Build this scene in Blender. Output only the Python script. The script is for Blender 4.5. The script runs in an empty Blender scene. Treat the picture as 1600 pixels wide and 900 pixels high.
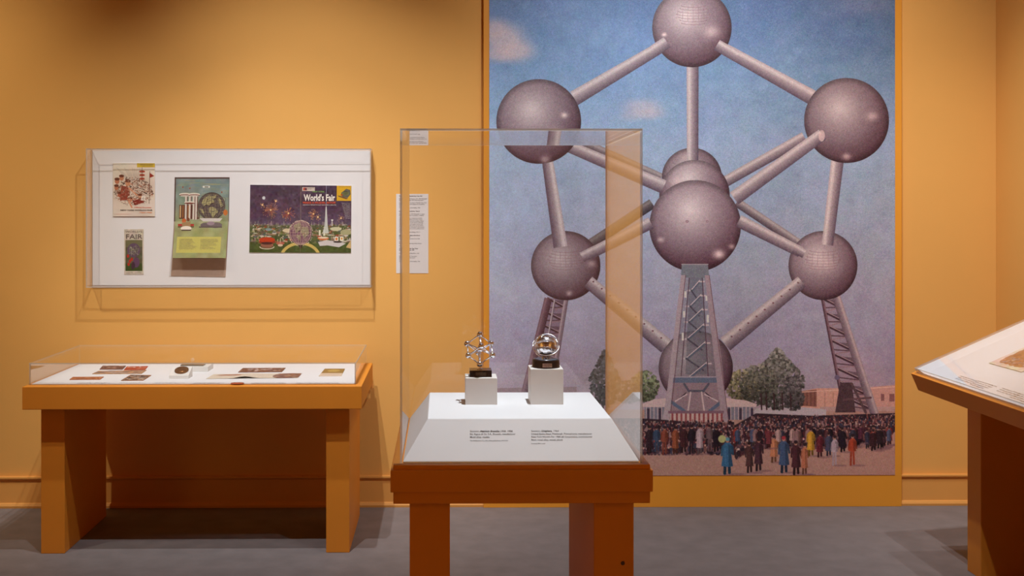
import bpy, bmesh, math, random
import numpy as np
from mathutils import Vector, Matrix
random.seed(7); rng = np.random.default_rng(7)
SC = bpy.context.scene; COL = SC.collection
# ------------------------------------------------------------------ camera
F = 1740.0; YAW = 0.0115; VPX, VPY = 693.0, 333.0; EYE = 1.60
PPX = VPX + F * math.tan(YAW)
cam_d = bpy.data.cameras.new('camera'); cam = bpy.data.objects.new('camera', cam_d); COL.objects.link(cam)
cam.location = (0, 0, EYE); cam.rotation_euler = (math.pi / 2, 0, -YAW)
cam_d.sensor_width = 36.0; cam_d.lens = F / 1600 * 36
cam_d.shift_x = (800 - PPX) / 1600; cam_d.shift_y = -(450 - VPY) / 1600
cam_d.clip_start = 0.05; SC.camera = cam
# ------------------------------------------------------------------ world, lights, exposure
w = bpy.data.worlds.new('world'); SC.world = w; w.use_nodes = True
w.node_tree.nodes['Background'].inputs[0].default_value = (0.02, 0.012, 0.006, 1)
w.node_tree.nodes['Background'].inputs[1].default_value = 1.0
SC.view_settings.view_transform = 'Standard'; SC.view_settings.look = 'None'
SC.view_settings.gamma = 1.0; SC.view_settings.use_curve_mapping = False
SC.view_settings.exposure = 0.0
def spot(name, loc, target, power, angle, blend=1.0, radius=0.022, color=(1.0, 0.955, 0.91)):
    d = bpy.data.lights.new(name, 'SPOT'); d.energy = power; d.spot_size = math.radians(angle)
    d.spot_blend = blend; d.shadow_soft_size = radius; d.color = color
    o = bpy.data.objects.new(name, d); COL.objects.link(o); o.location = loc
    o.rotation_euler = (Vector(target) - Vector(loc)).to_track_quat('-Z', 'Y').to_euler()
    return o
WARM = (1.0, 0.90, 0.72)
COOL = (0.93, 0.97, 1.0)
LIGHTS = [((-0.62, 4.50, 3.95), (-0.95, 6.00, 0.66), 225, 74, None), ((-0.85, 3.75, 4.00), (-0.95, 5.90, 0.80), 270, 48, None),
    ((0.50, 3.22, 4.00), (0.22, 3.36, 1.00), 445, 36, COOL), ((1.15, 3.30, 4.05), (1.50, 6.05, 1.35), 270, 80, None),
    ((1.95, 3.40, 4.05), (1.75, 6.05, 1.00), 145, 80, None), ((2.35, 4.60, 4.00), (2.60, 4.55, 0.95), 85, 66, None),
    ((-2.9, 3.9, 4.0), (-3.1, 6.05, 1.2), 235, 74, WARM), ((1.3, 4.3, 4.0), (3.0, 5.2, 1.2), 190, 58, None),  # first: warm fill added to brighten the back wall's left end
    ((-2.3, 0.0, 4.00), (-4.4, -0.9, 1.3), 800, 95, WARM), ((1.5, 0.0, 4.00), (3.0, -0.9, 1.3), 750, 95, WARM)]  # added fill spots beside the camera, bounced off side walls for ambient light
for lo_, ta_, po_, an_, co_ in LIGHTS: spot('track_and_fill_light', lo_, ta_, po_, an_, color=co_ or (1.0, 0.98, 0.97))
try:
    SC.cycles.transparent_max_bounces = 40; SC.cycles.max_bounces = 12
    SC.cycles.diffuse_bounces = 6; SC.cycles.glossy_bounces = 8; SC.cycles.sample_clamp_indirect = 6.0
    SC.cycles.caustics_reflective = False
except Exception: pass
# ------------------------------------------------------------------ geometry helpers
def X(px, Y, py=None):
    u = (px - PPX) / F; t = math.tan(YAW); return Y * (u + t) / (1 - u * t)
def Z(px, py, Y):
    u = (px - PPX) / F; d = Y / (math.cos(YAW) - u * math.sin(YAW)); return EYE - (py - VPY) / F * d
def at(px, py, Y): return Vector((X(px, Y), Y, Z(px, py, Y)))
def on_z(px, py, z):
    u = (px - PPX) / F; d = (EYE - z) * F / (py - VPY)
    Y = d * (math.cos(YAW) - u * math.sin(YAW)); return Vector((X(px, Y), Y, z))
WL = {}
def thing(name, label, cat, loc, group=None):
    o = bpy.data.objects.new(name, None); COL.objects.link(o); o.location = loc; o.empty_display_size = 0.05
    o['label'] = label; o['category'] = cat
    if group: o['group'] = group
    WL[o.name] = Vector(loc); return o
def tag(o, label, cat, group=None):
    o['label'] = label; o['category'] = cat
    if group: o['group'] = group
    return o
def obj(name, V, Fc, mats, parent=None, uv=None, smooth=False, mi=None, label=None):
    me = bpy.data.meshes.new(name)
    V = [Vector(v) for v in V]
    if parent is not None: base = WL[parent.name]
    else:
        base = Vector(((min(v.x for v in V) + max(v.x for v in V)) / 2, (min(v.y for v in V) + max(v.y for v in V)) / 2, min(v.z for v in V)))
    me.from_pydata([tuple(v - base) for v in V], [], [tuple(f) for f in Fc])
    if not isinstance(mats, (list, tuple)): mats = [mats]
    for m in mats: me.materials.append(m)
    if mi:
        for p, k in zip(me.polygons, mi): p.material_index = k
    if uv:
        l = me.uv_layers.new(name='UVMap')
        k = 0
        for p in me.polygons:
            for li, vi in zip(p.loop_indices, p.vertices): l.data[li].uv = uv[vi] if not isinstance(uv, dict) else uv[(p.index, vi)]
    if smooth:
        for p in me.polygons: p.use_smooth = True
    me.update()
    o = bpy.data.objects.new(name, me); COL.objects.link(o)
    if parent is not None: o.parent = parent; WL[o.name] = base
    else: o.location = base; WL[o.name] = base
    if label: o['label'] = label
    return o
def box(x0, x1, y0, y1, z0, z1):
    V = [(x0, y0, z0), (x1, y0, z0), (x1, y1, z0), (x0, y1, z0), (x0, y0, z1), (x1, y0, z1), (x1, y1, z1), (x0, y1, z1)]
    return V, [(0, 3, 2, 1), (4, 5, 6, 7), (0, 1, 5, 4), (1, 2, 6, 5), (2, 3, 7, 6), (3, 0, 4, 7)]
def bev(VF, r=0.002, seg=2):
    V, Fc = VF; bm = bmesh.new(); vs = [bm.verts.new(v) for v in V]
    for f in Fc: bm.faces.new([vs[i] for i in f])
    bmesh.ops.bevel(bm, geom=bm.edges[:], offset=r, segments=seg, affect='EDGES', profile=0.6)
    bmesh.ops.recalc_face_normals(bm, faces=bm.faces[:]); bm.verts.index_update()
    out = [v.co.copy() for v in bm.verts], [[v.index for v in f.verts] for f in bm.faces]; bm.free(); return out
def join(*parts):
    V, Fc = [], []
    for v, f in parts:
        n = len(V); V += list(v); Fc += [[i + n for i in q] for q in f]
    return V, Fc
def prism(poly, vec):           # poly: list of 3D points, extruded by vec
    n = len(poly); P = [Vector(p) for p in poly]; Q = [p + Vector(vec) for p in P]
    Fc = [list(range(n))[::-1], list(range(n, 2 * n))] + [(i, (i + 1) % n, (i + 1) % n + n, i + n) for i in range(n)]
    bm = bmesh.new(); vs = [bm.verts.new(v) for v in P + Q]
    for f in Fc: bm.faces.new([vs[i] for i in f])
    bmesh.ops.recalc_face_normals(bm, faces=bm.faces[:]); bm.verts.index_update()
    out = [v.co.copy() for v in bm.verts], [[v.index for v in f.verts] for f in bm.faces]; bm.free(); return out
def ball(c, r, n=24, m=14, sc=(1, 1, 1)):
    c = Vector(c); V = [c + Vector((0, 0, r * sc[2]))]; Fc = []
    for i in range(1, m):
        th = math.pi * i / m
        for j in range(n):
            ph = 2 * math.pi * j / n
            V.append(c + Vector((r * sc[0] * math.sin(th) * math.cos(ph), r * sc[1] * math.sin(th) * math.sin(ph), r * sc[2] * math.cos(th))))
    V.append(c - Vector((0, 0, r * sc[2])))
    for j in range(n): Fc.append((0, 1 + j, 1 + (j + 1) % n))
    for i in range(m - 2):
        a = 1 + i * n
        for j in range(n): Fc.append((a + j, a + n + j, a + n + (j + 1) % n, a + (j + 1) % n))
    a = 1 + (m - 2) * n; L = len(V) - 1
    for j in range(n): Fc.append((a + j, L, a + (j + 1) % n))
    return V, Fc
def tube(p, q, r, n=12, r2=None):
    p, q = Vector(p), Vector(q); d = (q - p).normalized(); a = d.orthogonal().normalized(); b = d.cross(a); r2 = r2 or r
    V = []; 
    for c, rr in ((p, r), (q, r2)):
        for j in range(n):
            t = 2 * math.pi * j / n; V.append(c + rr * (a * math.cos(t) + b * math.sin(t)))
    Fc = [(j, (j + 1) % n, n + (j + 1) % n, n + j) for j in range(n)] + [list(range(n))[::-1], list(range(n, 2 * n))]
    return V, Fc
def ring(c, R, r, tilt, n=64, m=8, sx=1.0):
    M = Matrix(tilt) if not isinstance(tilt, Matrix) else tilt; c = Vector(c); V = []; Fc = []
    for i in range(n):
        t = 2 * math.pi * i / n
        for j in range(m):
            s = 2 * math.pi * j / m
            V.append(c + M @ Vector(((R + r * math.cos(s)) * math.cos(t) * sx, (R + r * math.cos(s)) * math.sin(t), r * math.sin(s))))
    for i in range(n):
        for j in range(m): Fc.append((i * m + j, ((i + 1) % n) * m + j, ((i + 1) % n) * m + (j + 1) % m, i * m + (j + 1) % m))
    return V, Fc
def lathe(c, prof, n=40):
    c = Vector(c); V = []; Fc = []
    for (r, z) in prof:
        for j in range(n):
            t = 2 * math.pi * j / n; V.append(c + Vector((r * math.cos(t), r * math.sin(t), z)))
    for i in range(len(prof) - 1):
        for j in range(n): Fc.append((i * n + j, i * n + (j + 1) % n, (i + 1) * n + (j + 1) % n, (i + 1) * n + j))
    Fc.append(list(range(n))[::-1]); Fc.append([(len(prof) - 1) * n + j for j in range(n)])
    return V, Fc
# ------------------------------------------------------------------ materials
def s2l(c):
    return tuple(((v / 255) / 12.92 if v / 255 <= 0.04045 else ((v / 255 + 0.055) / 1.055) ** 2.4) for v in c)
def mat(name, rgb, rough=0.6, metal=0.0, spec=0.4, noise=0.0, nscale=3.0, bump=0.0, bscale=200.0, lin=False, coat=0.0):
    m = bpy.data.materials.new(name); m.use_nodes = True; nt = m.node_tree; b = nt.nodes['Principled BSDF']
    c = rgb if lin else s2l(rgb)
    b.inputs['Base Color'].default_value = (*c, 1); b.inputs['Roughness'].default_value = rough
    b.inputs['Metallic'].default_value = metal; b.inputs['Specular IOR Level'].default_value = spec
    b.inputs['Coat Weight'].default_value = coat
    tc = nt.nodes.new('ShaderNodeTexCoord')
    geo = nt.nodes.new('ShaderNodeNewGeometry')
    if noise:
        n = nt.nodes.new('ShaderNodeTexNoise'); n.inputs['Scale'].default_value = nscale; n.inputs['Detail'].default_value = 6
        nt.links.new(geo.outputs['Position'], n.inputs['Vector'])
        r = nt.nodes.new('ShaderNodeMapRange'); r.inputs['From Min'].default_value = 0.3; r.inputs['From Max'].default_value = 0.7
        r.inputs['To Min'].default_value = 1 - noise; r.inputs['To Max'].default_value = 1 + noise
        nt.links.new(n.outputs['Fac'], r.inputs['Value'])
        mx = nt.nodes.new('ShaderNodeVectorMath'); mx.operation = 'SCALE'; mx.inputs[0].default_value = c
        nt.links.new(r.outputs['Result'], mx.inputs['Scale']); nt.links.new(mx.outputs['Vector'], b.inputs['Base Color'])
    if bump:
        n = nt.nodes.new('ShaderNodeTexNoise'); n.inputs['Scale'].default_value = bscale; n.inputs['Detail'].default_value = 3
        nt.links.new(geo.outputs['Position'], n.inputs['Vector'])
        bp = nt.nodes.new('ShaderNodeBump'); bp.inputs['Strength'].default_value = bump; bp.inputs['Distance'].default_value = 0.002
        nt.links.new(n.outputs['Fac'], bp.inputs['Height']); nt.links.new(bp.outputs['Normal'], b.inputs['Normal'])
    return m
PAINT = (0.74, 0.40, 0.108)
M_wall = mat('orange_wall_paint', PAINT, 0.75, spec=0.25, noise=0.035, nscale=1.3, bump=0.12, bscale=160, lin=True)
M_trim = mat('orange_trim_paint', (0.74, 0.36, 0.09), 0.5, spec=0.35, noise=0.02, nscale=5, lin=True)
M_case = mat('orange_case_paint', (0.72, 0.265, 0.026), 0.5, spec=0.35, noise=0.03, nscale=4, bump=0.05, bscale=120, lin=True)
M_panel = mat('ochre_panel_paint', (0.74, 0.315, 0.032), 0.5, spec=0.35, noise=0.02, nscale=4, lin=True)
M_ceil = mat('ceiling_paint', (0.35, 0.25, 0.16), 0.9, lin=True, noise=0.03)
M_floor = mat('grey_floor', (0.195, 0.178, 0.182), 0.62, spec=0.3, noise=0.10, nscale=9, bump=0.25, bscale=240, lin=True)
M_white = mat('white_deck_board', (0.79, 0.81, 0.84), 0.55, spec=0.3, noise=0.012, nscale=8, lin=True)
M_board = mat('white_mount_board', (0.79, 0.785, 0.79), 0.7, spec=0.2, noise=0.015, nscale=6, lin=True)
M_block = mat('white_block_paint', (0.76, 0.74, 0.71), 0.6, spec=0.3, noise=0.015, nscale=20, lin=True)
M_paper = mat('white_paper', (0.68, 0.65, 0.64), 0.8, spec=0.2, lin=True)
M_ink = mat('black_ink', (0.03, 0.022, 0.02), 0.7, spec=0.2, lin=True)
M_ink_soft = mat('grey_ink', (0.16, 0.13, 0.12), 0.7, spec=0.2, lin=True)
M_red = mat('red_ink', (0.62, 0.09, 0.04), 0.6, lin=True)
M_orange_ink = mat('orange_ink', (0.75, 0.22, 0.06), 0.6, lin=True)
M_green_ink = mat('green_ink', (0.22, 0.45, 0.12), 0.6, lin=True)
M_cream_ink = mat('cream_ink', (0.85, 0.80, 0.72), 0.6, lin=True)
M_yellow = mat('yellow_ink', (0.78, 0.56, 0.08), 0.6, lin=True)
M_chrome = mat('polished_chrome', (0.86, 0.87, 0.92), 0.12, metal=1.0, noise=0.05, nscale=200, lin=True)
M_chrome2 = mat('bright_silver', (0.93, 0.94, 0.97), 0.24, metal=1.0, noise=0.03, nscale=300, lin=True)
M_marble = mat('black_marble', (0.018, 0.012, 0.010), 0.18, spec=0.35, noise=0.6, nscale=90, lin=True)
M_ebony = mat('dark_lacquered_wood', (0.02, 0.013, 0.011), 0.3, spec=0.25, noise=0.3, nscale=80, lin=True)
M_disc = mat('blue_plastic_disc', (0.10, 0.17, 0.24), 0.2, spec=0.6, lin=True)
M_bronze = mat('bronze', (0.24, 0.11, 0.04), 0.38, metal=0.8, noise=0.35, nscale=180, bump=0.3, bscale=300, lin=True)
M_copper = mat('red_enamel', (0.42, 0.09, 0.04), 0.4, noise=0.25, nscale=150, lin=True)
M_taupe = mat('brown_card', (0.10, 0.055, 0.045), 0.7, noise=0.15, nscale=40, lin=True)
def glass_mats():
    m = bpy.data.materials.new('clear_acrylic'); m.use_nodes = True; nt = m.node_tree; nt.nodes.clear()
    out = nt.nodes.new('ShaderNodeOutputMaterial'); tr = nt.nodes.new('ShaderNodeBsdfTransparent'); gl = nt.nodes.new('ShaderNodeBsdfGlossy')
    tr.inputs[0].default_value = (0.997, 0.996, 0.994, 1); gl.inputs['Roughness'].default_value = 0.0; gl.inputs[0].default_value = (1, 1, 1, 1)
    lw = nt.nodes.new('ShaderNodeLayerWeight'); lw.inputs['Blend'].default_value = 0.5
    pw = nt.nodes.new('ShaderNodeMath'); pw.operation = 'POWER'; pw.inputs[1].default_value = 4.7
    ma = nt.nodes.new('ShaderNodeMath'); ma.operation = 'MULTIPLY_ADD'; ma.inputs[1].default_value = 0.97; ma.inputs[2].default_value = 0.03
    nt.links.new(lw.outputs['Facing'], pw.inputs[0]); nt.links.new(pw.outputs[0], ma.inputs[0])
    mx = nt.nodes.new('ShaderNodeMixShader'); nt.links.new(ma.outputs[0], mx.inputs[0])
    nt.links.new(tr.outputs[0], mx.inputs[1]); nt.links.new(gl.outputs[0], mx.inputs[2]); nt.links.new(mx.outputs[0], out.inputs[0])
    e = bpy.data.materials.new('acrylic_edge'); e.use_nodes = True; nt = e.node_tree; nt.nodes.clear()
    out = nt.nodes.new('ShaderNodeOutputMaterial'); tr = nt.nodes.new('ShaderNodeBsdfTransparent'); d = nt.nodes.new('ShaderNodeBsdfTranslucent'); d2 = nt.nodes.new('ShaderNodeBsdfDiffuse')
    tr.inputs[0].default_value = (0.97, 0.95, 0.92, 1); d.inputs[0].default_value = (0.8, 0.76, 0.7, 1); d2.inputs[0].default_value = (0.8, 0.76, 0.7, 1)
    m1 = nt.nodes.new('ShaderNodeMixShader'); m1.inputs[0].default_value = 0.5; m2 = nt.nodes.new('ShaderNodeMixShader'); m2.inputs[0].default_value = 0.7
    nt.links.new(d.outputs[0], m1.inputs[1]); nt.links.new(d2.outputs[0], m1.inputs[2])
    nt.links.new(tr.outputs[0], m2.inputs[1]); nt.links.new(m1.outputs[0], m2.inputs[2]); nt.links.new(m2.outputs[0], out.inputs[0])
    return m, e
M_glass, M_edge = glass_mats()
def pane(name, parent, x0, x1, y0, y1, z0, z1, R=None):
    """thin acrylic slab; the narrow faces get the milky edge material"""
    V, Fc = box(x0, x1, y0, y1, z0, z1); d = (x1 - x0, y1 - y0, z1 - z0); ax = d.index(min(d))
    mi = []
    for f in Fc:
        cs = {round(V[i][ax], 6) for i in f}; mi.append(0 if len(cs) == 1 else 1)
    if R: V = [R(v) for v in V]
    return obj(name, V, Fc, [M_glass, M_edge], parent, mi=mi)
# ------------------------------------------------------------------ printed pictures (generated colour fields)
class Canvas:
    def __init__(s, x0, y0, x1, y1, S, base=(255, 255, 255)):
        s.x0, s.y0, s.x1, s.y1, s.S = x0, y0, x1, y1, S
        s.w = max(2, int(round((x1 - x0) * S))); s.h = max(2, int(round((y1 - y0) * S)))
        s.a = np.zeros((s.h, s.w, 3)); s.a[:] = np.array(base) / 255
    def win(s, x0, y0, x1, y1):
        i0 = max(0, int((x0 - s.x0) * s.S) - 2); i1 = min(s.w, int((x1 - s.x0) * s.S) + 3)
        j0 = max(0, int((y0 - s.y0) * s.S) - 2); j1 = min(s.h, int((y1 - s.y0) * s.S) + 3)
        if i1 <= i0 or j1 <= j0: return None
        xx, yy = np.meshgrid(s.x0 + (np.arange(i0, i1) + .5) / s.S, s.y0 + (np.arange(j0, j1) + .5) / s.S)
        return (slice(j0, j1), slice(i0, i1)), xx, yy
    def put(s, sl, m, col):
        c = np.asarray(col, float) / 255; m = np.clip(m, 0, 1)[..., None]
        s.a[sl] = s.a[sl] * (1 - m) + c * m
    def vgrad(s, stops):
        ys = s.y0 + (np.arange(s.h) + .5) / s.S; st = np.array([q[0] for q in stops]); cc = np.array([q[1] for q in stops]) / 255
        for k in range(3): s.a[:, :, k] = np.interp(ys, st, cc[:, k])[:, None]
    def rect(s, x0, y0, x1, y1, col, al=1.0): s.poly([(x0, y0), (x1, y0), (x1, y1), (x0, y1)], col, al)
    def poly(s, P, col, al=1.0):
        P = np.array(P, float); q = s.win(P[:, 0].min(), P[:, 1].min(), P[:, 0].max(), P[:, 1].max())
        if q is None: return
        sl, xx, yy = q; ins = np.zeros(xx.shape, bool); dist = np.full(xx.shape, 1e9)
        n = len(P)
        for i in range(n):
            a, b = P[i], P[(i + 1) % n]
            c = ((a[1] > yy) != (b[1] > yy)); dy = (b[1] - a[1]) or 1e-9
            ins ^= c & (xx < (b[0] - a[0]) * (yy - a[1]) / dy + a[0])
            d = b - a; L = max(1e-9, d @ d); t = np.clip(((xx - a[0]) * d[0] + (yy - a[1]) * d[1]) / L, 0, 1)
            dist = np.minimum(dist, np.hypot(xx - a[0] - t * d[0], yy - a[1] - t * d[1]))
        s.put(sl, (np.where(ins, dist, -dist) * s.S + .5) * al if al == 1 else np.clip(np.where(ins, dist, -dist) * s.S + .5, 0, 1) * al, col)
    def ell(s, cx, cy, rx, ry, col, al=1.0, soft=0.0):
        q = s.win(cx - rx * (1 + soft), cy - ry * (1 + soft), cx + rx * (1 + soft), cy + ry * (1 + soft))
        if q is None: return
        sl, xx, yy = q; r = np.hypot((xx - cx) / rx, (yy - cy) / ry)
        m = np.clip((1 - r) * min(rx, ry) * s.S + .5, 0, 1) if not soft else np.clip((1 + soft - r) / (2 * soft), 0, 1) ** 1.5
        s.put(sl, m * al, col)
    def line(s, p, q2, wd, col, al=1.0):
        q = s.win(min(p[0], q2[0]) - wd, min(p[1], q2[1]) - wd, max(p[0], q2[0]) + wd, max(p[1], q2[1]) + wd)
        if q is None: return
        sl, xx, yy = q; dx, dy = q2[0] - p[0], q2[1] - p[1]; L = max(1e-9, dx * dx + dy * dy)
        t = np.clip(((xx - p[0]) * dx + (yy - p[1]) * dy) / L, 0, 1); d = np.hypot(xx - p[0] - t * dx, yy - p[1] - t * dy)
        s.put(sl, np.clip((wd / 2 - d) * s.S + .5, 0, 1) * al, col)
    def path(s, P, wd, col, al=1.0):
        for a, b in zip(P, P[1:]): s.line(a, b, wd, col, al)
    def circ(s, cx, cy, rx, ry, wd, col, al=1.0, rot=0, n=40, a0=0, a1=2 * math.pi):
        c, r = math.cos(rot), math.sin(rot); P = []
        for i in range(n + 1):
            t = a0 + (a1 - a0) * i / n; x, y = rx * math.cos(t), ry * math.sin(t); P.append((cx + x * c - y * r, cy + x * r + y * c))
        s.path(P, wd, col, al)
    def tubeg(s, p, q2, wd, hi, mid, lo, wd2=None):
        wd2 = wd2 or wd
        q = s.win(min(p[0], q2[0]) - wd, min(p[1], q2[1]) - wd, max(p[0], q2[0]) + wd, max(p[1], q2[1]) + wd)
        if q is None: return
        sl, xx, yy = q; dx, dy = q2[0] - p[0], q2[1] - p[1]; L = math.hypot(dx, dy); nx, ny = -dy / L, dx / L
        if ny > 0 or (abs(ny) < .35 and nx > 0): nx, ny = -nx, -ny
        t = ((xx - p[0]) * dx + (yy - p[1]) * dy) / L; W = (wd + (wd2 - wd) * np.clip(t / L, 0, 1)) / 2
        o = ((xx - p[0]) * nx + (yy - p[1]) * ny) / W          # +1 on the upper / left rim
        m = np.clip((1 - abs(o)) * W * s.S + .5, 0, 1) * np.clip(t * s.S + .5, 0, 1) * np.clip((L - t) * s.S + .5, 0, 1)
        k = np.clip(o, -1, 1)[..., None]; hi, mid, lo = [np.array(c) / 255 for c in (hi, mid, lo)]
        c = np.where(k > 0.2, mid + (hi - mid) * (1 - abs(k - .55) / .5).clip(0, 1), lo + (mid - lo) * ((k + 1) / 1.2).clip(0, 1))
        m = m[..., None]; s.a[sl] = s.a[sl] * (1 - m) + c * m
    def sphere(s, cx, cy, r, tone=1.0, spots=(), hx=-.18, hy=-.28):
        q = s.win(cx - r, cy - r, cx + r, cy + r)
        if q is None: return
        sl, xx, yy = q; u, v = (xx - cx) / r, (yy - cy) / r; rr = np.hypot(u, v)
        h = np.clip(1 - np.hypot(u - hx, v - hy) / 1.33, 0, 1)[..., None]
        dark = np.array((76, 46, 60)) / 255; mid = np.array((134, 116, 130)) / 255; hi = np.array((218, 208, 216)) / 255
        c = np.where(h < .42, dark + (mid - dark) * (h / .42), mid + (hi - mid) * ((h - .42) / .58) ** 1.1)
        rim = np.clip((rr - .86) / .14, 0, 1)[..., None]; c = c * (1 - .28 * rim)
        bot = np.clip((v - .80) / .2, 0, 1)[..., None] * .0; c = c + bot
        for (sx, sy, sr, sa) in spots:
            g = np.exp(-(((u - sx) / sr) ** 2 + ((v - sy) / (sr * .8)) ** 2))[..., None] * sa; c = c + (np.array((1, .92, .93)) - c) * g
        m = np.clip((1 - rr) * r * s.S + .5, 0, 1)[..., None]; s.a[sl] = s.a[sl] * (1 - m) + np.clip(c * tone, 0, 1) * m
    def grain(s, amp, cell=1.0, chroma=0.5):
        g = rng.normal(0, 1, (s.h, s.w, 1)); c = rng.normal(0, 1, (s.h, s.w, 3))
        n = (g + c * chroma); n = (n + np.roll(n, 1, 0) + np.roll(n, 1, 1) + np.roll(np.roll(n, 1, 0), 1, 1)) / 2
        s.a = np.clip(s.a + n * amp, 0, 1)
    def mottle(s, amp, size):
        gh, gw = max(2, int(s.h / (size * s.S)) + 2), max(2, int(s.w / (size * s.S)) + 2); g = rng.normal(0, 1, (gh, gw, 3)) * .4 + rng.normal(0, 1, (gh, gw, 1))
        y = np.linspace(0, gh - 1.001, s.h); x = np.linspace(0, gw - 1.001, s.w); yi, xi = y.astype(int), x.astype(int)
        fy, fx = (y - yi)[:, None, None], (x - xi)[None, :, None]; fy = fy * fy * (3 - 2 * fy); fx = fx * fx * (3 - 2 * fx)
        v = g[yi][:, xi] * (1 - fy) * (1 - fx) + g[yi + 1][:, xi] * fy * (1 - fx) + g[yi][:, xi + 1] * (1 - fy) * fx + g[yi + 1][:, xi + 1] * fy * fx
        s.a = np.clip(s.a + v * amp, 0, 1)
    def material(s, name, rough=0.5, gain=1.0, spec=0.3):
        im = bpy.data.images.new(name, s.w, s.h, alpha=False)
        px = np.ones((s.h, s.w, 4), np.float32); px[:, :, :3] = np.clip(s.a[::-1], 0, 1); im.pixels.foreach_set(px.ravel()); im.update(); im.pack()
        m = bpy.data.materials.new(name); m.use_nodes = True; nt = m.node_tree; b = nt.nodes['Principled BSDF']
        t = nt.nodes.new('ShaderNodeTexImage'); t.image = im; t.extension = 'EXTEND'
        g = nt.nodes.new('ShaderNodeVectorMath'); g.operation = 'SCALE'; g.inputs['Scale'].default_value = gain
        nt.links.new(t.outputs['Color'], g.inputs[0]); nt.links.new(g.outputs['Vector'], b.inputs['Base Color'])
        b.inputs['Roughness'].default_value = rough; b.inputs['Specular IOR Level'].default_value = spec
        return m
def sheet(name, corners, thick, m, parent=None, side=None):
    """corners: top-left, top-right, bottom-right, bottom-left of the picture, seen from the front"""
    P = [Vector(c) for c in corners]; n = (P[3] - P[0]).cross(P[1] - P[0]).normalized()
    V = P + [p - n * thick for p in P]; UV = [(0, 1), (1, 1), (1, 0), (0, 0)] * 2
    Fc = [(0, 3, 2, 1), (4, 5, 6, 7), (0, 1, 5, 4), (1, 2, 6, 5), (2, 3, 7, 6), (3, 0, 4, 7)]
    ms = [m] + ([side] if side else []); mi = [0] + [1 if side else 0] * 5
    return obj(name, V, Fc, ms, parent, uv=UV, mi=mi)
def lettering(name, body, origin, right, up, size, m, parent, width=None, bold=0.0, shear=0.0, align='LEFT', line=1.0, spacing=1.0, height=None, res=2, lift=0.0006):
    """flat lettering lying in the plane (right, up); origin is the baseline start of the first line"""
    cu = bpy.data.curves.new(name, 'FONT'); cu.body = body; cu.size = 1.0; cu.offset = bold; cu.shear = shear; cu.align_x = align
    cu.space_line = line; cu.space_character = spacing; cu.resolution_u = res
    o = bpy.data.objects.new(name, cu); COL.objects.link(o); bpy.context.view_layer.update()
    me = bpy.data.meshes.new_from_object(o.evaluated_get(bpy.context.evaluated_depsgraph_get()))
    bpy.data.objects.remove(o); bpy.data.curves.remove(cu)
    co = np.array([v.co[:] for v in me.vertices]); w0, w1 = co[:, 0].min(), co[:, 0].max(); sx = sy = size
    if width: sx = width / (w1 - w0)
    if width and not size: sy = sx
    r, u = Vector(right).normalized(), Vector(up).normalized(); n = r.cross(u)
    V = [Vector(origin) + r * (c[0] * sx) + u * (c[1] * sy) + n * lift for c in co]
    Fc = [list(p.vertices) for p in me.polygons]; bpy.data.meshes.remove(me)
    return obj(name, V, Fc, m, parent)
# ================================================================== ROOM SHELL
WY = 6.08; RX = X(1556, WY); LX = -4.4; FY = -4.2; CZ = 4.25
def struct(name, VF, m):
    o = obj(name, VF[0], VF[1], m); o['kind'] = 'structure'; return o
struct('floor', box(LX - .1, RX + .1, FY - .1, WY + .1, -.1, 0), M_floor)
struct('ceiling', box(LX - .1, RX + .1, FY - .1, WY + .1, CZ, CZ + .1), M_ceil)
struct('wall_back', box(LX - .1, RX + .1, WY, WY + .12, 0, CZ), M_wall)
struct('wall_right', box(RX, RX + .12, FY, WY, 0, CZ), M_wall)
struct('wall_left', box(LX - .12, LX, FY, WY, 0, CZ), M_wall)
struct('wall_front', box(LX, RX, FY - .12, FY, 0, CZ), M_wall)
PY = WY - .034                                            # front plane of the mural panel
PX0, PX1 = X(755.5, PY), X(1409, PY)
bz = Z(300, 744.5, WY - .02)
prof = [(0, 0), (-.022, 0), (-.024, .012), (-.018, .024), (-.011, .028), (-.011, bz - .020), (-.014, bz - .017), (-.024, bz - .010), (-.024, bz - .002), (-.019, bz), (0, bz)]
for nm, a, b in (('baseboard_left', LX, PX0), ('baseboard_right', PX1, RX)):
    struct(nm, prism([(a, WY + q[0], q[1]) for q in prof], (b - a, 0, 0)), M_trim)
struct('baseboard_side', prism([(RX + q[0], FY, q[1]) for q in prof], (0, WY - .025 - FY, 0)), M_trim)
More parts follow.
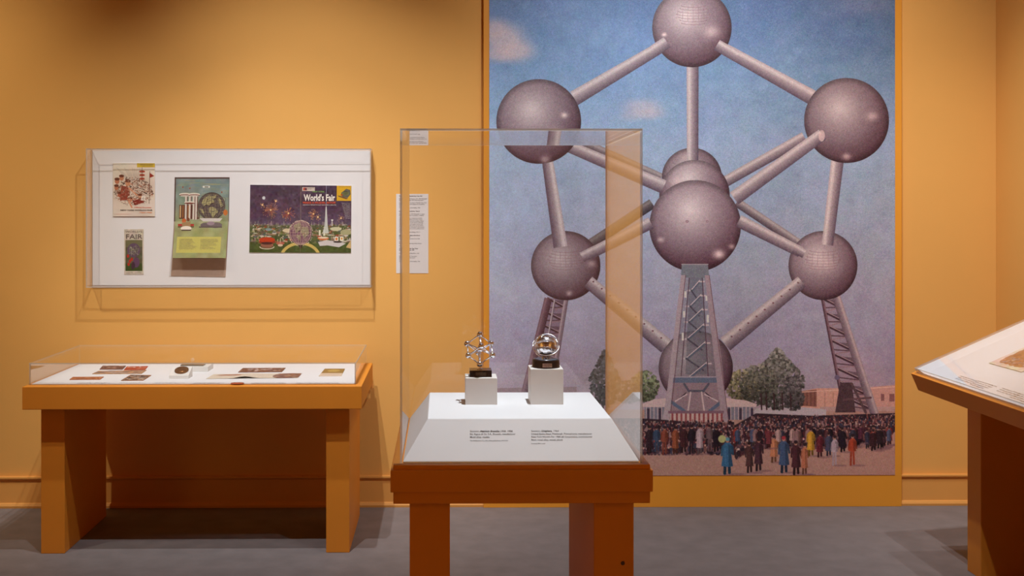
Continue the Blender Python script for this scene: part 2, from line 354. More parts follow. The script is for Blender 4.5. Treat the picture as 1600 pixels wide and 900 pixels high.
# ================================================================== MURAL
def paint_mural():
    c = Canvas(764, -170, 1398, 743, 2.0)
    c.vgrad([(-170, (74, 106, 158)), (0, (92, 124, 172)), (110, (118, 152, 196)), (230, (146, 172, 206)), (340, (156, 172, 202)), (440, (160, 166, 192)), (540, (158, 154, 182)), (610, (166, 152, 172)), (743, (170, 140, 140))])
    xs = np.linspace(0, 1, c.w)[None, :, None]; ys = np.linspace(0, 1, c.h)[:, None, None]
    c.a *= 1.07 - .26 * np.clip(xs - .35, 0, 1) ** 1.2 * (1 - ys) - .05 * xs
    c.mottle(.012, 60); c.mottle(.012, 14)
    for (x, y, rx, ry, a) in ((786, 62, 34, 24, .75), (806, 80, 30, 17, .7), (772, 45, 22, 16, .6), (780, 86, 26, 12, .6), (1003, 168, 30, 13, .5), (1015, 178, 22, 9, .4), (985, 182, 18, 8, .3), (1350, 5, 60, 20, .15)):
        c.ell(x, y, rx, ry, (208, 192, 202), a, soft=.5)
    hi, mid, lo = (208, 200, 206), (172, 160, 170), (90, 76, 94)
    T = lambda p, q, w_, w2=None, d=1.0: c.tubeg(p, q, w_, *[tuple(np.array(k) * d) for k in (hi, mid, lo)], w2)
    # background: ground, buildings, trees
    c.rect(764, 640, 1398, 743, (178, 142, 134))
    c.poly([(764, 606), (900, 604), (900, 640), (764, 640)], (150, 130, 140))
    c.poly([(1248, 612), (1276, 607), (1315, 607), (1315, 642), (1248, 640)], (206, 160, 148)); c.poly([(1248, 612), (1275, 609), (1275, 636), (1248, 634)], (136, 92, 84))
    for x in range(1254, 1276, 6): c.line((x, 613), (x, 634), 1, (96, 62, 62))
    for x in range(1288, 1316, 13): c.line((x, 614), (x, 636), .8, (160, 118, 112))
    c.poly([(1340, 607), (1398, 602), (1398, 636), (1340, 640)], (200, 156, 150)); c.rect(1376, 616, 1381, 627, (140, 96, 100)); c.rect(1389, 616, 1397, 628, (140, 96, 100))
    c.line((1250, 613), (1398, 605), 1.2, (226, 190, 178)); c.rect(1280, 636, 1398, 643, (186, 156, 156))
    c.poly([(1150, 650), (1200, 632), (1290, 640), (1290, 652)], (186, 178, 190))
    def tree(cx, cy, rx, ry, n, base, peak=0):
        for _ in range(n):
            t = random.random() * 6.283; r = math.sqrt(random.random()); x = cx + rx * r * math.cos(t); y = cy + ry * r * math.sin(t)
            if peak and y < cy: x = cx + (x - cx) * (1 - (cy - y) / ry * .75)
            k = random.uniform(.5, 1.35) * (1.12 - .35 * (y - cy) / ry); col = [v * k for v in base]
            c.ell(x, y, random.uniform(1.2, 3), random.uniform(1.2, 2.8), col, .8)
    tree(944, 592, 24, 46, 700, (74, 78, 82), 1); tree(1214, 592, 42, 48, 1500, (92, 92, 90), 1); tree(1160, 604, 26, 26, 500, (110, 106, 84)); tree(1185, 602, 30, 32, 500, (84, 84, 78))
    tree(1006, 604, 22, 24, 400, (98, 106, 84)); tree(980, 612, 20, 18, 200, (84, 84, 84)); tree(1240, 612, 16, 30, 250, (84, 80, 84))
    for x in (1188, 1208, 1221, 1234, 1196): c.line((x, 615), (x + 1, 640), 2.2, (62, 42, 48))
    # left and right towers
    def tower(tl, tr, bl, br, w1, w2, dark, n):
        c.poly([tl, tr, br, bl], tuple(np.array(dark) * 1.0), .55)
        A = lambda t: (tl[0] + (bl[0] - tl[0]) * t, tl[1] + (bl[1] - tl[1]) * t); B = lambda t: (tr[0] + (br[0] - tr[0]) * t, tr[1] + (br[1] - tr[1]) * t)
        for i in range(n):
            t0, t1 = i / n, (i + .7) / n; a, b = A(t0), B(t1)
            c.poly([A(t0 + .02), B(t0 + .02), B(t0 + .5 / n)], (78, 60, 72), .6); c.line(a, b, 4.2, (70, 50, 62)); c.line((a[0], a[1] - 1.5), (b[0], b[1] - 1.5), 1.0, (190, 168, 178)); c.line(A(t1), B(t1), 2, (96, 74, 88)); c.line(A((i + 1) / n), b, 1.6, (150, 124, 136))
        c.tubeg(tl, bl, w1, (140, 112, 126), (112, 86, 100), (72, 48, 60)); c.tubeg(tr, br, w2, (186, 170, 178), (150, 136, 150), (104, 88, 104))
    tower((856, 466), (884, 466), (816, 628), (858, 628), 12, 7, (104, 76, 92), 8)
    T((866, 468), (838, 628), 3)
    tower((1284, 466), (1306, 464), (1318, 640), (1366, 648), 5, 13, (146, 124, 140), 8)
    c.poly([(1312, 598), (1330, 598), (1336, 645), (1304, 645)], (78, 60, 68)); c.line((1330, 600), (1352, 645), 4, (92, 72, 80)); c.line((1318, 625), (1360, 622), 3, (100, 76, 84)); c.ell(1307, 590, 4, 4, (110, 100, 130))
    # back sphere, tubes behind
    T((880, 210), (1032, 278), 14, None, .8); T((1256, 214), (1132, 284), 17, None, .97)
    T((918, 384), (1018, 318), 16, None, .62)
    T((1150, 316), (1246, 380), 14, None, .85)
    c.sphere(1080, 278, 47, .95, [(-.2, -.7, .2, .3)])
    T((1081, 96), (1081, 252), 19, 18)
    c.sphere(1084, 305, 55, 1.02, [(-.5, -.4, .18, .4)], hy=-.5)
    T((872, 222), (1036, 292), 18, 22)
    T((1034, 72), (896, 154), 18, 24); T((1119, 70), (1268, 152), 18, 24)
    # outer spheres
    c.sphere(883, 415, 54, .92, [(.1, .8, .09, .6), (.75, -.05, .12, .5)], hy=-.2); c.sphere(1285, 415, 54, .98, [(.1, -.05, .3, .3)], hy=-.25)
    T((853, 240), (875, 386), 17, 22); T((1309, 240), (1292, 383), 20, 18)
    c.sphere(1080, 43, 62, 1.0, [(-.7, .18, .06, .9), (.5, .1, .2, .5), (-.1, -.3, .3, .25)])
    T((1041, 66), (1020, 80), 19); T((1119, 70), (1150, 88), 18)
    c.sphere(841, 190, 66, .98, [(.6, -.15, .08, .8), (.15, .9, .12, .5), (.35, .3, .2, .35)]); c.sphere(1322, 188, 66.5, .93, [(.6, -.1, .13, .5), (0, .85, .1, .6)])
    T((1284, 210), (1146, 310), 19, 23); c.ell(1283, 212, 5, 9, (222, 198, 202), .7)
    c.sphere(1085, 353, 71.5, 1.06, [(.52, .62, .12, .8), (-.75, .3, .07, .5), (.8, .45, .07, .5)], hx=-.12, hy=-.35)
    T((922, 396), (1016, 348), 17, 19); T((1153, 345), (1250, 394), 20, 17)
    T((908, 402), (930, 391), 16); T((1240, 388), (1256, 397), 14)
    c.sphere(1086, 575, 58, .98, [(-.5, .1, .2, .3)], hy=-.3)
    T((918, 440), (1040, 541), 20, 25); T((1252, 440), (1132, 538), 20, 25)
    for i in range(9):
        t = i / 8; c.ell(926 + 106 * t, 440 + 88 * t, 1.6, 1.3, (120, 84, 96)); c.ell(1246 - 104 * t, 442 + 84 * t, 1.6, 1.3, (120, 84, 96))
    for (cx, cy, r) in ((883, 405, 28), (1285, 405, 28), (1082, 22, 26)):                     # window grids of the spheres
        for k in range(-3, 4):
            c.circ(cx, cy + k * 4.5, r * (1 - abs(k) * .09), 3, .7, (134, 100, 116), .5, a0=math.pi, a1=0); c.line((cx + k * 8, cy - 13 + abs(k) * 2), (cx + k * 8.6, cy + 13 - abs(k) * 2), .6, (134, 100, 116), .5)
    for (x, y) in ((1073, 346), (1104, 346), (1072, 346), (1120, 347), (1050, 585), (1060, 595)): c.circ(x, y, 1.6, 1.6, .7, (150, 116, 130), .8, n=10)
    # pavilion, centre tower
    c.poly([(1000, 632), (1020, 624), (1060, 620), (1120, 620), (1165, 626), (1182, 632), (1180, 636), (1004, 636)], (206, 184, 188)); c.rect(1006, 636, 1178, 656, (128, 128, 146))
    for x in range(1008, 1178, 6): c.rect(x, 636, x + 1.3, 656, (196, 176, 182))
    for x in range(1010, 1178, 18): c.rect(x, 638, x + 4, 656, (66, 56, 76))
    c.poly([(1066, 425), (1104, 425), (1122, 600), (1052, 600)], (126, 124, 138), .45)
    c.poly([(1076, 432), (1097, 432), (1104, 585), (1070, 585)], (94, 98, 112), .5)
    y0 = 440
    for k, yy in enumerate((440, 462, 484, 508, 536, 568)):
        h = 14 + k * 2.6; xl, xr = 1070 - k * 2.0, 1101 + k * 2.2
        c.line((xl + 3, yy + h), (xl + 10, yy + h), 2.6, (196, 184, 194)); c.line((xl + 10, yy + h), (xr - 9, yy), 3.4 + k * .3, (96, 104, 124)); c.line((xl + 10, yy + h - 2), (xr - 9, yy - 2), 1.2, (216, 202, 210)); c.line((xr - 9, yy), (xr - 2, yy), 2.4, (200, 186, 196))
        c.line((xl + 9, yy + h), (xr - 12, yy + h + 14 + k), 2.4, (74, 70, 86), .85)
    c.line((1076, 432), (1062, 600), 1.3, (86, 62, 78)); c.line((1096, 432), (1106, 600), 1.3, (86, 62, 78))
    for (x, y, h) in ((1068, 455, 10), (1066, 486, 10), (1064, 520, 12), (1101, 462, 8), (1103, 492, 12)): c.rect(x, y, x + 3.5, y + h, (214, 214, 214))
    c.rect(1048, 590, 1124, 598, (104, 116, 142)); c.rect(1048, 588, 1124, 590, (170, 160, 176))
    c.poly([(1050, 598), (1122, 598), (1130, 645), (1042, 645)], (150, 130, 142)); c.path([(1068, 600), (1075, 611), (1098, 611), (1106, 600)], 3.5, (92, 92, 110)); c.path([(1078, 613), (1074, 641)], 2.4, (206, 188, 194)); c.path([(1095, 613), (1099, 641)], 2.4, (206, 188, 194))
    c.poly([(1060, 622), (1072, 612), (1066, 622)], (54, 40, 56)); c.poly([(1113, 622), (1100, 612), (1106, 622)], (54, 40, 56)); c.line((1054, 627), (1072, 616), 2, (206, 190, 198)); c.line((1120, 627), (1100, 616), 2, (206, 190, 198))
    c.line((1046, 627), (1068, 642), 5, (96, 110, 138)); c.line((1128, 627), (1108, 642), 5, (96, 110, 138))
    c.poly([(1064, 413), (1105, 413), (1107, 434), (1063, 434)], (122, 128, 142)); c.line((1064, 413), (1105, 413), 1.5, (168, 164, 176))
    c.poly([(1063, 430), (1070, 430), (1050, 600), (1044, 660), (1033, 660), (1040, 620)], (176, 162, 174)); c.poly([(1100, 430), (1107, 430), (1126, 560), (1137, 660), (1127, 660), (1118, 590)], (166, 150, 164))
    c.line((1070, 430), (1046, 655), 1, (110, 80, 94)); c.line((1107, 430), (1137, 656), 1, (120, 88, 100))
    c.rect(1043, 642, 1130, 646, (130, 100, 118)); c.rect(1046, 646, 1128, 682, (200, 176, 176))
    for x in range(1048, 1128, 7): c.rect(x, 646, x + 3, 682, (146, 78, 84))
    # crowd: dense background heads, then separate figures
    cols = [(48, 34, 46), (66, 46, 56), (92, 58, 64), (34, 28, 40), (120, 84, 84), (58, 58, 78), (150, 120, 124), (78, 40, 48)]
    c.poly([(764, 650), (1010, 654), (1148, 664), (1180, 646), (1270, 650), (1398, 646), (1398, 668), (1370, 690), (1300, 700), (1150, 694), (1010, 690), (764, 690)], (54, 40, 50))
    for k in range(5200):
        x = random.uniform(764, 1398); top = 648 if x > 1180 else (664 - (x - 1148) * .5 if x > 1148 else 656)
        y = top + random.random() ** .8 * (46 if x < 1330 else 44 - (x - 1330) * .3); sc_ = .6 + (y - 645) / 45
        b = random.choice(cols); c.ell(x, y + 2.4 * sc_, 1.5 * sc_, 2.8 * sc_, b); 
        if random.random() < .55: c.ell(x, y - .8 * sc_, .9 * sc_, 1.0 * sc_, random.choice([(206, 168, 158), (186, 142, 134), (220, 200, 200), (160, 70, 74)]), .9)
    def person(x, y0, y1, col, wd=None, coat=True, hat=None):
        h = y1 - y0; wd = (wd or h * .2) * .82; lean = random.uniform(-1, 1) * wd * .12
        c.ell(x + wd * 1.2, y1 + 1, wd * 1.6, 1.6, (120, 90, 100), .5)
        for sx in (-1, 1): c.line((x + sx * wd * .25, y0 + h * .6), (x + sx * wd * .35, y1 - (1.5 if sx > 0 else 0)), wd * .42, tuple(np.array(col) * (.5 if coat else .9)))
        hem = y0 + h * (.80 if coat else .56); dk_ = tuple(np.array(col) * .68)
        c.poly([(x - wd * .35 + lean, y0 + h * .15), (x + wd * .35 + lean, y0 + h * .15), (x + wd * .72 + lean, y0 + h * .24), (x + wd * .60, y0 + h * .45), (x + wd * .85, hem), (x + wd * .1, hem + h * .02), (x - wd * .85, hem), (x - wd * .6, y0 + h * .45), (x - wd * .72 + lean, y0 + h * .24)], col)
        c.poly([(x + wd * .15, y0 + h * .2), (x + wd * .7, y0 + h * .24), (x + wd * .58, y0 + h * .45), (x + wd * .85, hem), (x + wd * .25, hem)], dk_, .8)
        c.line((x - wd * .72 + lean, y0 + h * .26), (x - wd * .8, y0 + h * .5), wd * .3, tuple(np.array(col) * .85)); c.line((x + wd * .72 + lean, y0 + h * .26), (x + wd * .85, y0 + h * .47), wd * .3, dk_)
        for _k in range(3): xx_ = x + random.uniform(-.5, .5) * wd; c.line((xx_, y0 + h * .3), (xx_ + .6, hem - 2), .7, tuple(np.array(col) * random.choice([.8, 1.2])), .6)
        c.ell(x + lean, y0 + h * .09, h * .05, h * .068, (176, 132, 120)); c.ell(x + lean, y0 + h * .06, h * .06, h * .052, hat or (50, 36, 42))
    base = [(56, 40, 50), (60, 78, 108), (140, 74, 60), (148, 84, 62), (72, 40, 48), (40, 32, 44), (188, 168, 180), (112, 92, 100), (40, 30, 42)]
    for i, x in enumerate((1013, 1025, 1037, 1054, 1067, 1079, 1092, 1108, 1118)): person(x, 664 + random.uniform(-2, 2), 706 + random.uniform(-3, 4), base[i], 8, random.random() < .6)
    for _ in range(46):
        x = random.uniform(1145, 1390); person(x, random.uniform(664, 672), random.uniform(694, 702), random.choice(cols + [(150, 60, 56), (84, 92, 124), (190, 160, 160)]), random.uniform(5, 7))
    for _ in range(26): person(random.uniform(770, 1005), random.uniform(662, 668), random.uniform(690, 704), random.choice(cols), 6)
    for a in ((1135, 683, 740, (60, 108, 150), 13, True, (96, 150, 170)), (1170, 690, 738, (84, 58, 60), 9), (1184, 684, 735, (74, 48, 62), 10), (1151, 668, 695, (72, 84, 116), 6), (1208, 680, 722, (196, 132, 100), 9), (1224, 681, 738, (70, 92, 130), 12, True, (160, 60, 70)), (1243, 688, 741, (78, 44, 54), 11), (1256, 692, 741, (184, 116, 90), 8), (1266, 668, 712, (206, 158, 60), 9), (1280, 676, 714, (104, 42, 56), 8), (1294, 676, 712, (76, 78, 104), 8), (1303, 680, 727, (186, 170, 186), 8, False), (1316, 668, 706, (40, 32, 44), 8), (1331, 678, 727, (168, 72, 52), 9, False), (1344, 664, 692, (88, 48, 68), 6), (1364, 672, 704, (60, 38, 46), 8), (1374, 668, 700, (48, 38, 46), 8), (1200, 668, 700, (120, 60, 70), 7)): person(*a)
    c.ell(1127, 686, 6, 6, (178, 186, 132)); k0 = int((640 + 170) * c.S); b_ = c.a[k0:]; c.a[k0:] = (b_ * 2 + np.roll(b_, 1, 1) + np.roll(b_, -1, 1) + np.roll(b_, 1, 0) + np.roll(b_, -1, 0)) / 6; c.mottle(.010, 3); c.grain(.024, chroma=.6)
    c.a = c.a * np.array([.975, .98, .975]) * (1 - np.clip(xs - .35, 0, 1) * np.array([0, .07, .10]) * 1.3)
    return c
mur = thing('wall_mural', 'tall blue-sky photo mural of a giant steel sphere structure on the wall panel', 'mural', (X(1080, PY), WY, 0))
MT = 3.35
obj('backing_panel', *bev(box(PX0, PX1, PY, WY - .0005, 0.0, MT), .002), M_panel, mur)
yy = PY - .003
z0m = Z(1080, 743, yy); zpp = (Z(1080, 343, yy) - Z(1080, 743, yy)) / 400
x0m, x1m = X(764.5, yy), X(1398.5, yy)
cm = paint_mural()
sheet('mural_print', [(x0m, yy, z0m + 913 * zpp), (x1m, yy, z0m + 913 * zpp), (x1m, yy, z0m), (x0m, yy, z0m)], .0025, cm.material('mural_photo_print', .45, 1.17), mur)
# ================================================================== WALL-MOUNTED CASE (left)
CY = WY - .105                                            # outer face of the acrylic cover
cx0, cx1 = X(134, CY), X(579.5, CY); cz0, cz1 = Z(356, 449.5, CY), Z(356, 232, CY)
wc = thing('wall_display_case', 'shallow clear acrylic case with white backboard hung on the orange wall', 'display case', ((cx0 + cx1) / 2, WY, cz0))
t = .006; BY = WY - .014
obj('backboard', *bev(box(cx0 + t + .001, cx1 - t - .001, BY, WY - .0005, cz0 + t + .001, cz1 - t - .001), .0015), M_board, wc)
pane('acrylic_pane', wc, cx0, cx1, CY, CY + t, cz0, cz1)
pane('acrylic_pane', wc, cx0, cx1, CY + t, WY - .001, cz0, cz0 + t); pane('acrylic_pane', wc, cx0, cx1, CY + t, WY - .001, cz1 - t, cz1)
pane('acrylic_pane', wc, cx0, cx0 + t, CY + t, WY - .001, cz0 + t, cz1 - t); pane('acrylic_pane', wc, cx1 - t, cx1, CY + t, WY - .001, cz0 + t, cz1 - t)
def on_board(x0, y0, x1, y1, d=.004): return [at(x0, y0, BY - d), at(x1, y0, BY - d), at(x1, y1, BY - d), at(x0, y1, BY - d)]
RT, UP = (1, 0, 0), (0, 0, 1)
def wl(name, s, px, py, wpx, m, parent, hpx, Y, **k):
    """one or more lines on a wall-parallel sheet: px,py = baseline start; hpx = cap height"""
    u = (X(px + 100, Y) - X(px, Y)) / 100
    return lettering(name, s, at(px, py, Y), RT, UP, hpx * u / .69, m, parent, width=wpx * u if wpx else None, **k)
# programme booklet
c = Canvas(176.5, 255, 242, 338, 6, (226, 214, 198)); c.mottle(.02, 20)
c.rect(214, 255, 242, 261.5, (214, 182, 62)); c.ell(209, 292, 32, 27, (196, 172, 152), .5, soft=.3)
for _ in range(420):
    t_ = random.random() * 6.28; r = math.sqrt(random.random()); x, y = 209 + 30 * r * math.cos(t_), 298 + 20 * r * math.sin(t_)
    c.line((x, y), (x + random.uniform(-4, 4), y + random.uniform(-3, 3)), random.uniform(.4, 1.5), random.choice([(92, 62, 50), (150, 104, 84), (196, 164, 140), (70, 48, 44), (168, 92, 66), (222, 206, 190), (128, 118, 104)]), .85)
for (x, y, s_, cc) in ((183, 283, 4.6, (190, 120, 90)), (190, 278, 4.4, (196, 130, 96)), (182, 293, 4.2, (186, 116, 84)), (187, 304, 4.2, (176, 100, 74)), (200, 286, 4.8, (206, 146, 110)), (219, 307, 3.8, (214, 160, 126)), (204, 312, 3.5, (196, 134, 104))):
    c.ell(x, y, s_ * .8, s_, cc); c.ell(x, y - s_ * .7, s_ * .9, s_ * .5, (104, 56, 44))
c.poly([(190, 290), (200, 292), (203, 305), (194, 310), (188, 300)], (140, 58, 46), .9); c.poly([(187, 303), (198, 302), (200, 312), (188, 314)], (148, 60, 48), .9); c.line((202, 294), (214, 305), 2.6, (214, 150, 116)); c.line((200, 312), (206, 324), 2.4, (214, 150, 116)); c.poly([(207, 314), (220, 310), (226, 316), (210, 321)], (132, 44, 38)); c.poly([(222, 304), (228, 306), (226, 314), (220, 313)], (236, 228, 216))
for k_ in range(3): c.ell(222, 268 + k_ * 5.6, 4.6 - k_ * .3, 1.8, (168, 66, 46)); 
c.line((222, 262), (222, 284), .7, (90, 60, 50)); c.line((234, 268), (233, 318), .8, (80, 56, 46)); c.poly([(234, 270), (241, 275), (234, 278)], (150, 48, 36))
for _ in range(330):
    t_ = random.random() * 6.28; r = math.sqrt(random.random()); x, y = 209 + 31 * r * math.cos(t_), 301 + 20 * r * math.sin(t_); a_ = random.random() * 3.14; l_ = random.uniform(1, 3.4)
    c.line((x, y), (x + l_ * math.cos(a_), y + l_ * math.sin(a_) * .7), random.uniform(.25, .8), random.choice([(64, 42, 36), (96, 66, 56), (230, 218, 200), (176, 96, 70), (120, 84, 70), (206, 170, 140)]), .8)
for k_ in range(14): c.line((200 + k_ * 1.2, 283 - k_ * .2), (182 + k_ * 3.1, 262 + (k_ % 4) * 2), .35, (150, 140, 132), .7)
c.grain(.02)
bk = sheet('souvenir_booklet', on_board(176.5, 255, 242, 338, .006), .006, c.material('booklet_cover_print', .5), None, M_paper)
tag(bk, 'cream illustrated souvenir booklet with a yellow corner tab, top left on the white backboard', 'booklet')
TY = BY - .0068
wl('title_lettering', "NEW YORK WORLD'S FAIR", 188, 329.5, 50, M_ink, bk, 2.1, TY, bold=.02)
wl('red_lettering', "Official Preview", 209.5, 325, 27, M_red, bk, 1.9, TY, bold=.015)
wl('date_lettering', "1964·1965", 217.5, 333, 19, M_orange_ink, bk, 1.9, TY, bold=.015)
wl('small_lettering', "NEW YORK WORLD'S FAIR CORPORATION", 178.5, 335, 26, M_red, bk, .9, TY)
wl('tab_lettering', "OFFICIAL SOUVENIR", 219, 258, 20, M_ink_soft, bk, 1.2, TY, bold=.02)
wl('tab_lettering', "PRICE ONE DOLLAR", 222, 260.5, 17, M_ink_soft, bk, 1.0, TY)
# ticket
c = Canvas(194, 358, 224.5, 429, 8, (206, 196, 180)); c.rect(196, 375, 222.5, 423.5, (84, 86, 66)); c.mottle(.03, 4)
c.rect(196, 375, 222.5, 386, (120, 118, 84), .7); c.ell(209, 391, 10, 11, (96, 76, 100)); 
for k_ in range(60): c.line((209 + random.uniform(-8, 8), 392 + random.uniform(-9, 9)), (209 + random.uniform(-8, 8), 392 + random.uniform(-9, 9)), .5, random.choice([(150, 150, 110), (70, 90, 60), (186, 186, 160), (60, 50, 70)]), .7)
c.rect(196, 412, 222.5, 423.5, (52, 76, 36)); 
for (x, y) in ((200, 400), (203, 408), (201, 413), (206, 405)): c.ell(x, y, 1.9, 2.6, (176, 44, 36))
c.ell(213, 410, 5, 8, (92, 66, 96)); c.ell(208, 415, 3, 6, (60, 40, 60)); c.grain(.03)
tk = sheet('admission_ticket', on_board(194, 358, 224.5, 429, .002), .002, c.material('ticket_print', .5), None, M_paper)
tag(tk, 'small narrow ticket with dark green and purple picture, below the cream booklet', 'ticket'); TY = BY - .0028
wl('title_lettering', "WORLD'S", 196, 363.5, 26, M_ink_soft, tk, 3.0, TY); wl('title_lettering', "FAIR", 196, 373.2, 26, M_ink_soft, tk, 7.2, TY, bold=.015)
wl('small_lettering', "ADMIT ONE · NEW YORK", 197, 427, 24, M_ink_soft, tk, 1.4, TY)
# folded brochure: upper page flat, lower page leaning out from the board
c = Canvas(274, 279, 357, 404, 6, (140, 150, 120))
c.vgrad([(279, (118, 138, 136)), (300, (128, 146, 140)), (318, (132, 148, 132)), (345, (150, 156, 118)), (362, (146, 150, 96)), (404, (150, 154, 104))]); c.mottle(.03, 9)
for _ in range(40): x = random.uniform(276, 350); y = random.uniform(281, 318); c.line((x, y), (x + random.uniform(8, 26), y), random.uniform(.5, 1.6), random.choice([(170, 164, 110), (104, 130, 140), (150, 158, 130)]), .5)
for (x, y) in ((285, 292), (296, 294), (346, 300)): c.ell(x, y, 1.1, 1.1, (160, 70, 50))
c.rect(280, 320, 312, 342, (96, 62, 52)); 
for x in range(281, 312, 4): c.rect(x, 321, x + 2, 340, random.choice([(150, 100, 60), (200, 170, 120), (170, 84, 50), (118, 120, 100)]))
for x in (289, 295, 301, 305): c.rect(x, 305, x + 2.8, 343, (214, 206, 192)); c.rect(x + 2.8, 306, x + 4, 343, (104, 56, 52))
for (x, y) in ((288.5, 303.5), (303, 303.5)): c.ell(x, y, 9, 2.4, (224, 216, 200)); c.ell(x, y + 1.4, 8.4, 1.6, (122, 58, 50)); c.ell(x, y + 2.2, 7.4, 1.2, (206, 200, 186))
c.ell(296, 316, 8.4, 1.8, (224, 216, 200)); c.ell(296, 317.4, 8, 1.2, (122, 58, 50))
c.ell(330.5, 322, 21, 21.5, (84, 74, 78)); 
for k_ in range(-4, 5): c.circ(330.5, 322, abs(k_) * 5 + .5, 21, .45, (150, 140, 110), .8); c.line((330.5 - math.sqrt(max(0, 440 - (k_ * 4.6) ** 2)), 322 + k_ * 4.6), (330.5 + math.sqrt(max(0, 440 - (k_ * 4.6) ** 2)), 322 + k_ * 4.6), .45, (150, 140, 110), .8)
for P in ([(319, 309), (326, 305), (332, 306), (338, 304), (337, 309), (333, 311), (335, 316), (330, 317), (327, 321), (322, 319), (318, 323), (315, 316)], [(326, 324), (332, 323), (338, 326), (341, 331), (336, 336), (333, 341), (330, 335), (327, 331)], [(340, 308), (345, 312), (349, 321), (345, 324), (342, 317)], [(312, 325), (317, 327), (320, 333), (316, 334)]):
    c.poly([(x + .8, y + 1.0) for x, y in P], (46, 38, 40), .8); c.poly(P, (172, 164, 116))
for _ in range(90): t_ = random.random() * 6.28; r = 20 * math.sqrt(random.random()); c.ell(330.5 + r * math.cos(t_), 322 + r * math.sin(t_), random.uniform(.4, 1.5), random.uniform(.3, .9), random.choice([(84, 74, 78), (176, 168, 120), (60, 50, 52), (150, 120, 90), (120, 100, 96)]), .7)
for k_ in range(-5, 6): c.circ(330.5, 322, abs(k_) * 4.1 + .3, 21, .4, (66, 56, 56), .8); yk = k_ * 3.9; c.line((330.5 - math.sqrt(max(0, 440 - yk * yk)), 322 + yk), (330.5 + math.sqrt(max(0, 440 - yk * yk)), 322 + yk), .35, (66, 56, 56), .7)
c.circ(330.5, 322, 21, 21.5, .8, (60, 50, 52), 1)
c.circ(330, 322, 25, 9, .6, (90, 90, 90), .9, rot=-.5); c.circ(331, 320, 25, 8, .5, (120, 120, 110), .9, rot=.55)
c.poly([(312, 341), (348, 341), (344, 346), (318, 346)], (212, 206, 200)); c.ell(322, 352, 8, 4, (96, 84, 86)); c.ell(338, 352, 10, 4.6, (104, 92, 92)); c.ell(330, 349, 6, 3, (140, 120, 130)); c.rect(312, 354, 348, 356, (82, 70, 66))
c.rect(279, 350, 304, 353.5, (164, 44, 36)); c.rect(279, 353.5, 304, 356, (92, 84, 50)); c.ell(288, 345, 3.4, 3.8, (196, 104, 60)); c.ell(294.5, 343, 2.4, 2.8, (120, 70, 50)); c.poly([(285, 348), (298, 346), (299, 356), (286, 357)], (150, 120, 80)); c.ell(292, 357, 8.5, 3.6, (222, 212, 196)); c.rect(285, 359, 300, 361, (70, 50, 44)); c.ell(352.5, 332, 3.4, 4.6, (196, 116, 60))
c.poly([(316, 290), (327, 290), (327, 293), (316, 293)], (222, 222, 210)); c.rect(319, 291, 325, 292.3, (60, 60, 50)); c.rect(279, 370.5, 348, 396, (188, 180, 92)); c.grain(.025)
mfold = c.material('brochure_print', .5)
br = thing('fold_out_brochure', 'tall green brochure with a globe picture, its lower page folded outward from the board', 'brochure', at(316, 404, BY - .002))
def quadsheet(name, P, m, parent, thick, uvq): 
    P = [Vector(p) for p in P]; n = (P[3] - P[0]).cross(P[1] - P[0]).normalized()
    return obj(name, P + [p - n * thick for p in P], [(0, 3, 2, 1), (4, 5, 6, 7), (0, 1, 5, 4), (1, 2, 6, 5), (2, 3, 7, 6), (3, 0, 4, 7)], m, parent, uv=list(uvq) * 2)
a0, a1 = at(275, 279.5, BY - .007), at(358, 279.5, BY - .007); b0, b1 = at(273.5, 346, BY - .010), at(356.5, 346, BY - .010); c0, c1 = at(269.5, 403, BY - .062), at(352.5, 403, BY - .062)
vm = 1 - (346 - 279) / (404 - 279)
quadsheet('upper_page', [a0, a1, b1, b0], mfold, br, .0025, [(0, 1), (1, 1), (1, vm), (0, vm)])
lp = quadsheet('lower_page', [b0, b1, c1, c0], mfold, br, .0015, [(0, vm), (1, vm), (1, 0), (0, 0)])
obj('cover', *prism([at(273.2, 277, BY - .0005), at(358.8, 277, BY - .0005), at(357.6, 346, BY - .0005), at(272, 346, BY - .0005)], (0, -.003, 0)), M_taupe, br)
obj('page_shadow_card', *prism([at(272, 346, BY - .0005), at(357.6, 346, BY - .0005), at(352.6, 432.5, BY - .0005), at(267.2, 431, BY - .0005)], (0, -.003, 0)), mat('taupe_shadow_card', (0.46, 0.34, 0.27), .7, noise=.05, nscale=30, lin=True), br)  # flat card coloured as the shadow cast below the leaning page
ul = (c0 - b0).normalized() * -1; ul2 = ul
def pt_low(px, py): 
    f = (py - 346) / 58; return b0.lerp(c0, f).lerp(b1.lerp(c1, f), (px - 274) / 83)
for k_, x in enumerate((283, 316)):
    txt = "\n".join(" ".join("".join(random.choice('aeinorstlhm') for _ in range(random.randint(2, 8))) for _ in range(5)) for _ in range(9))
    lettering('body_text', txt, pt_low(x, 375), RT, ul, .0078, M_ink_soft, lp, width=(c1 - c0).length * 28 / 83, line=.85, res=1, lift=.0008)
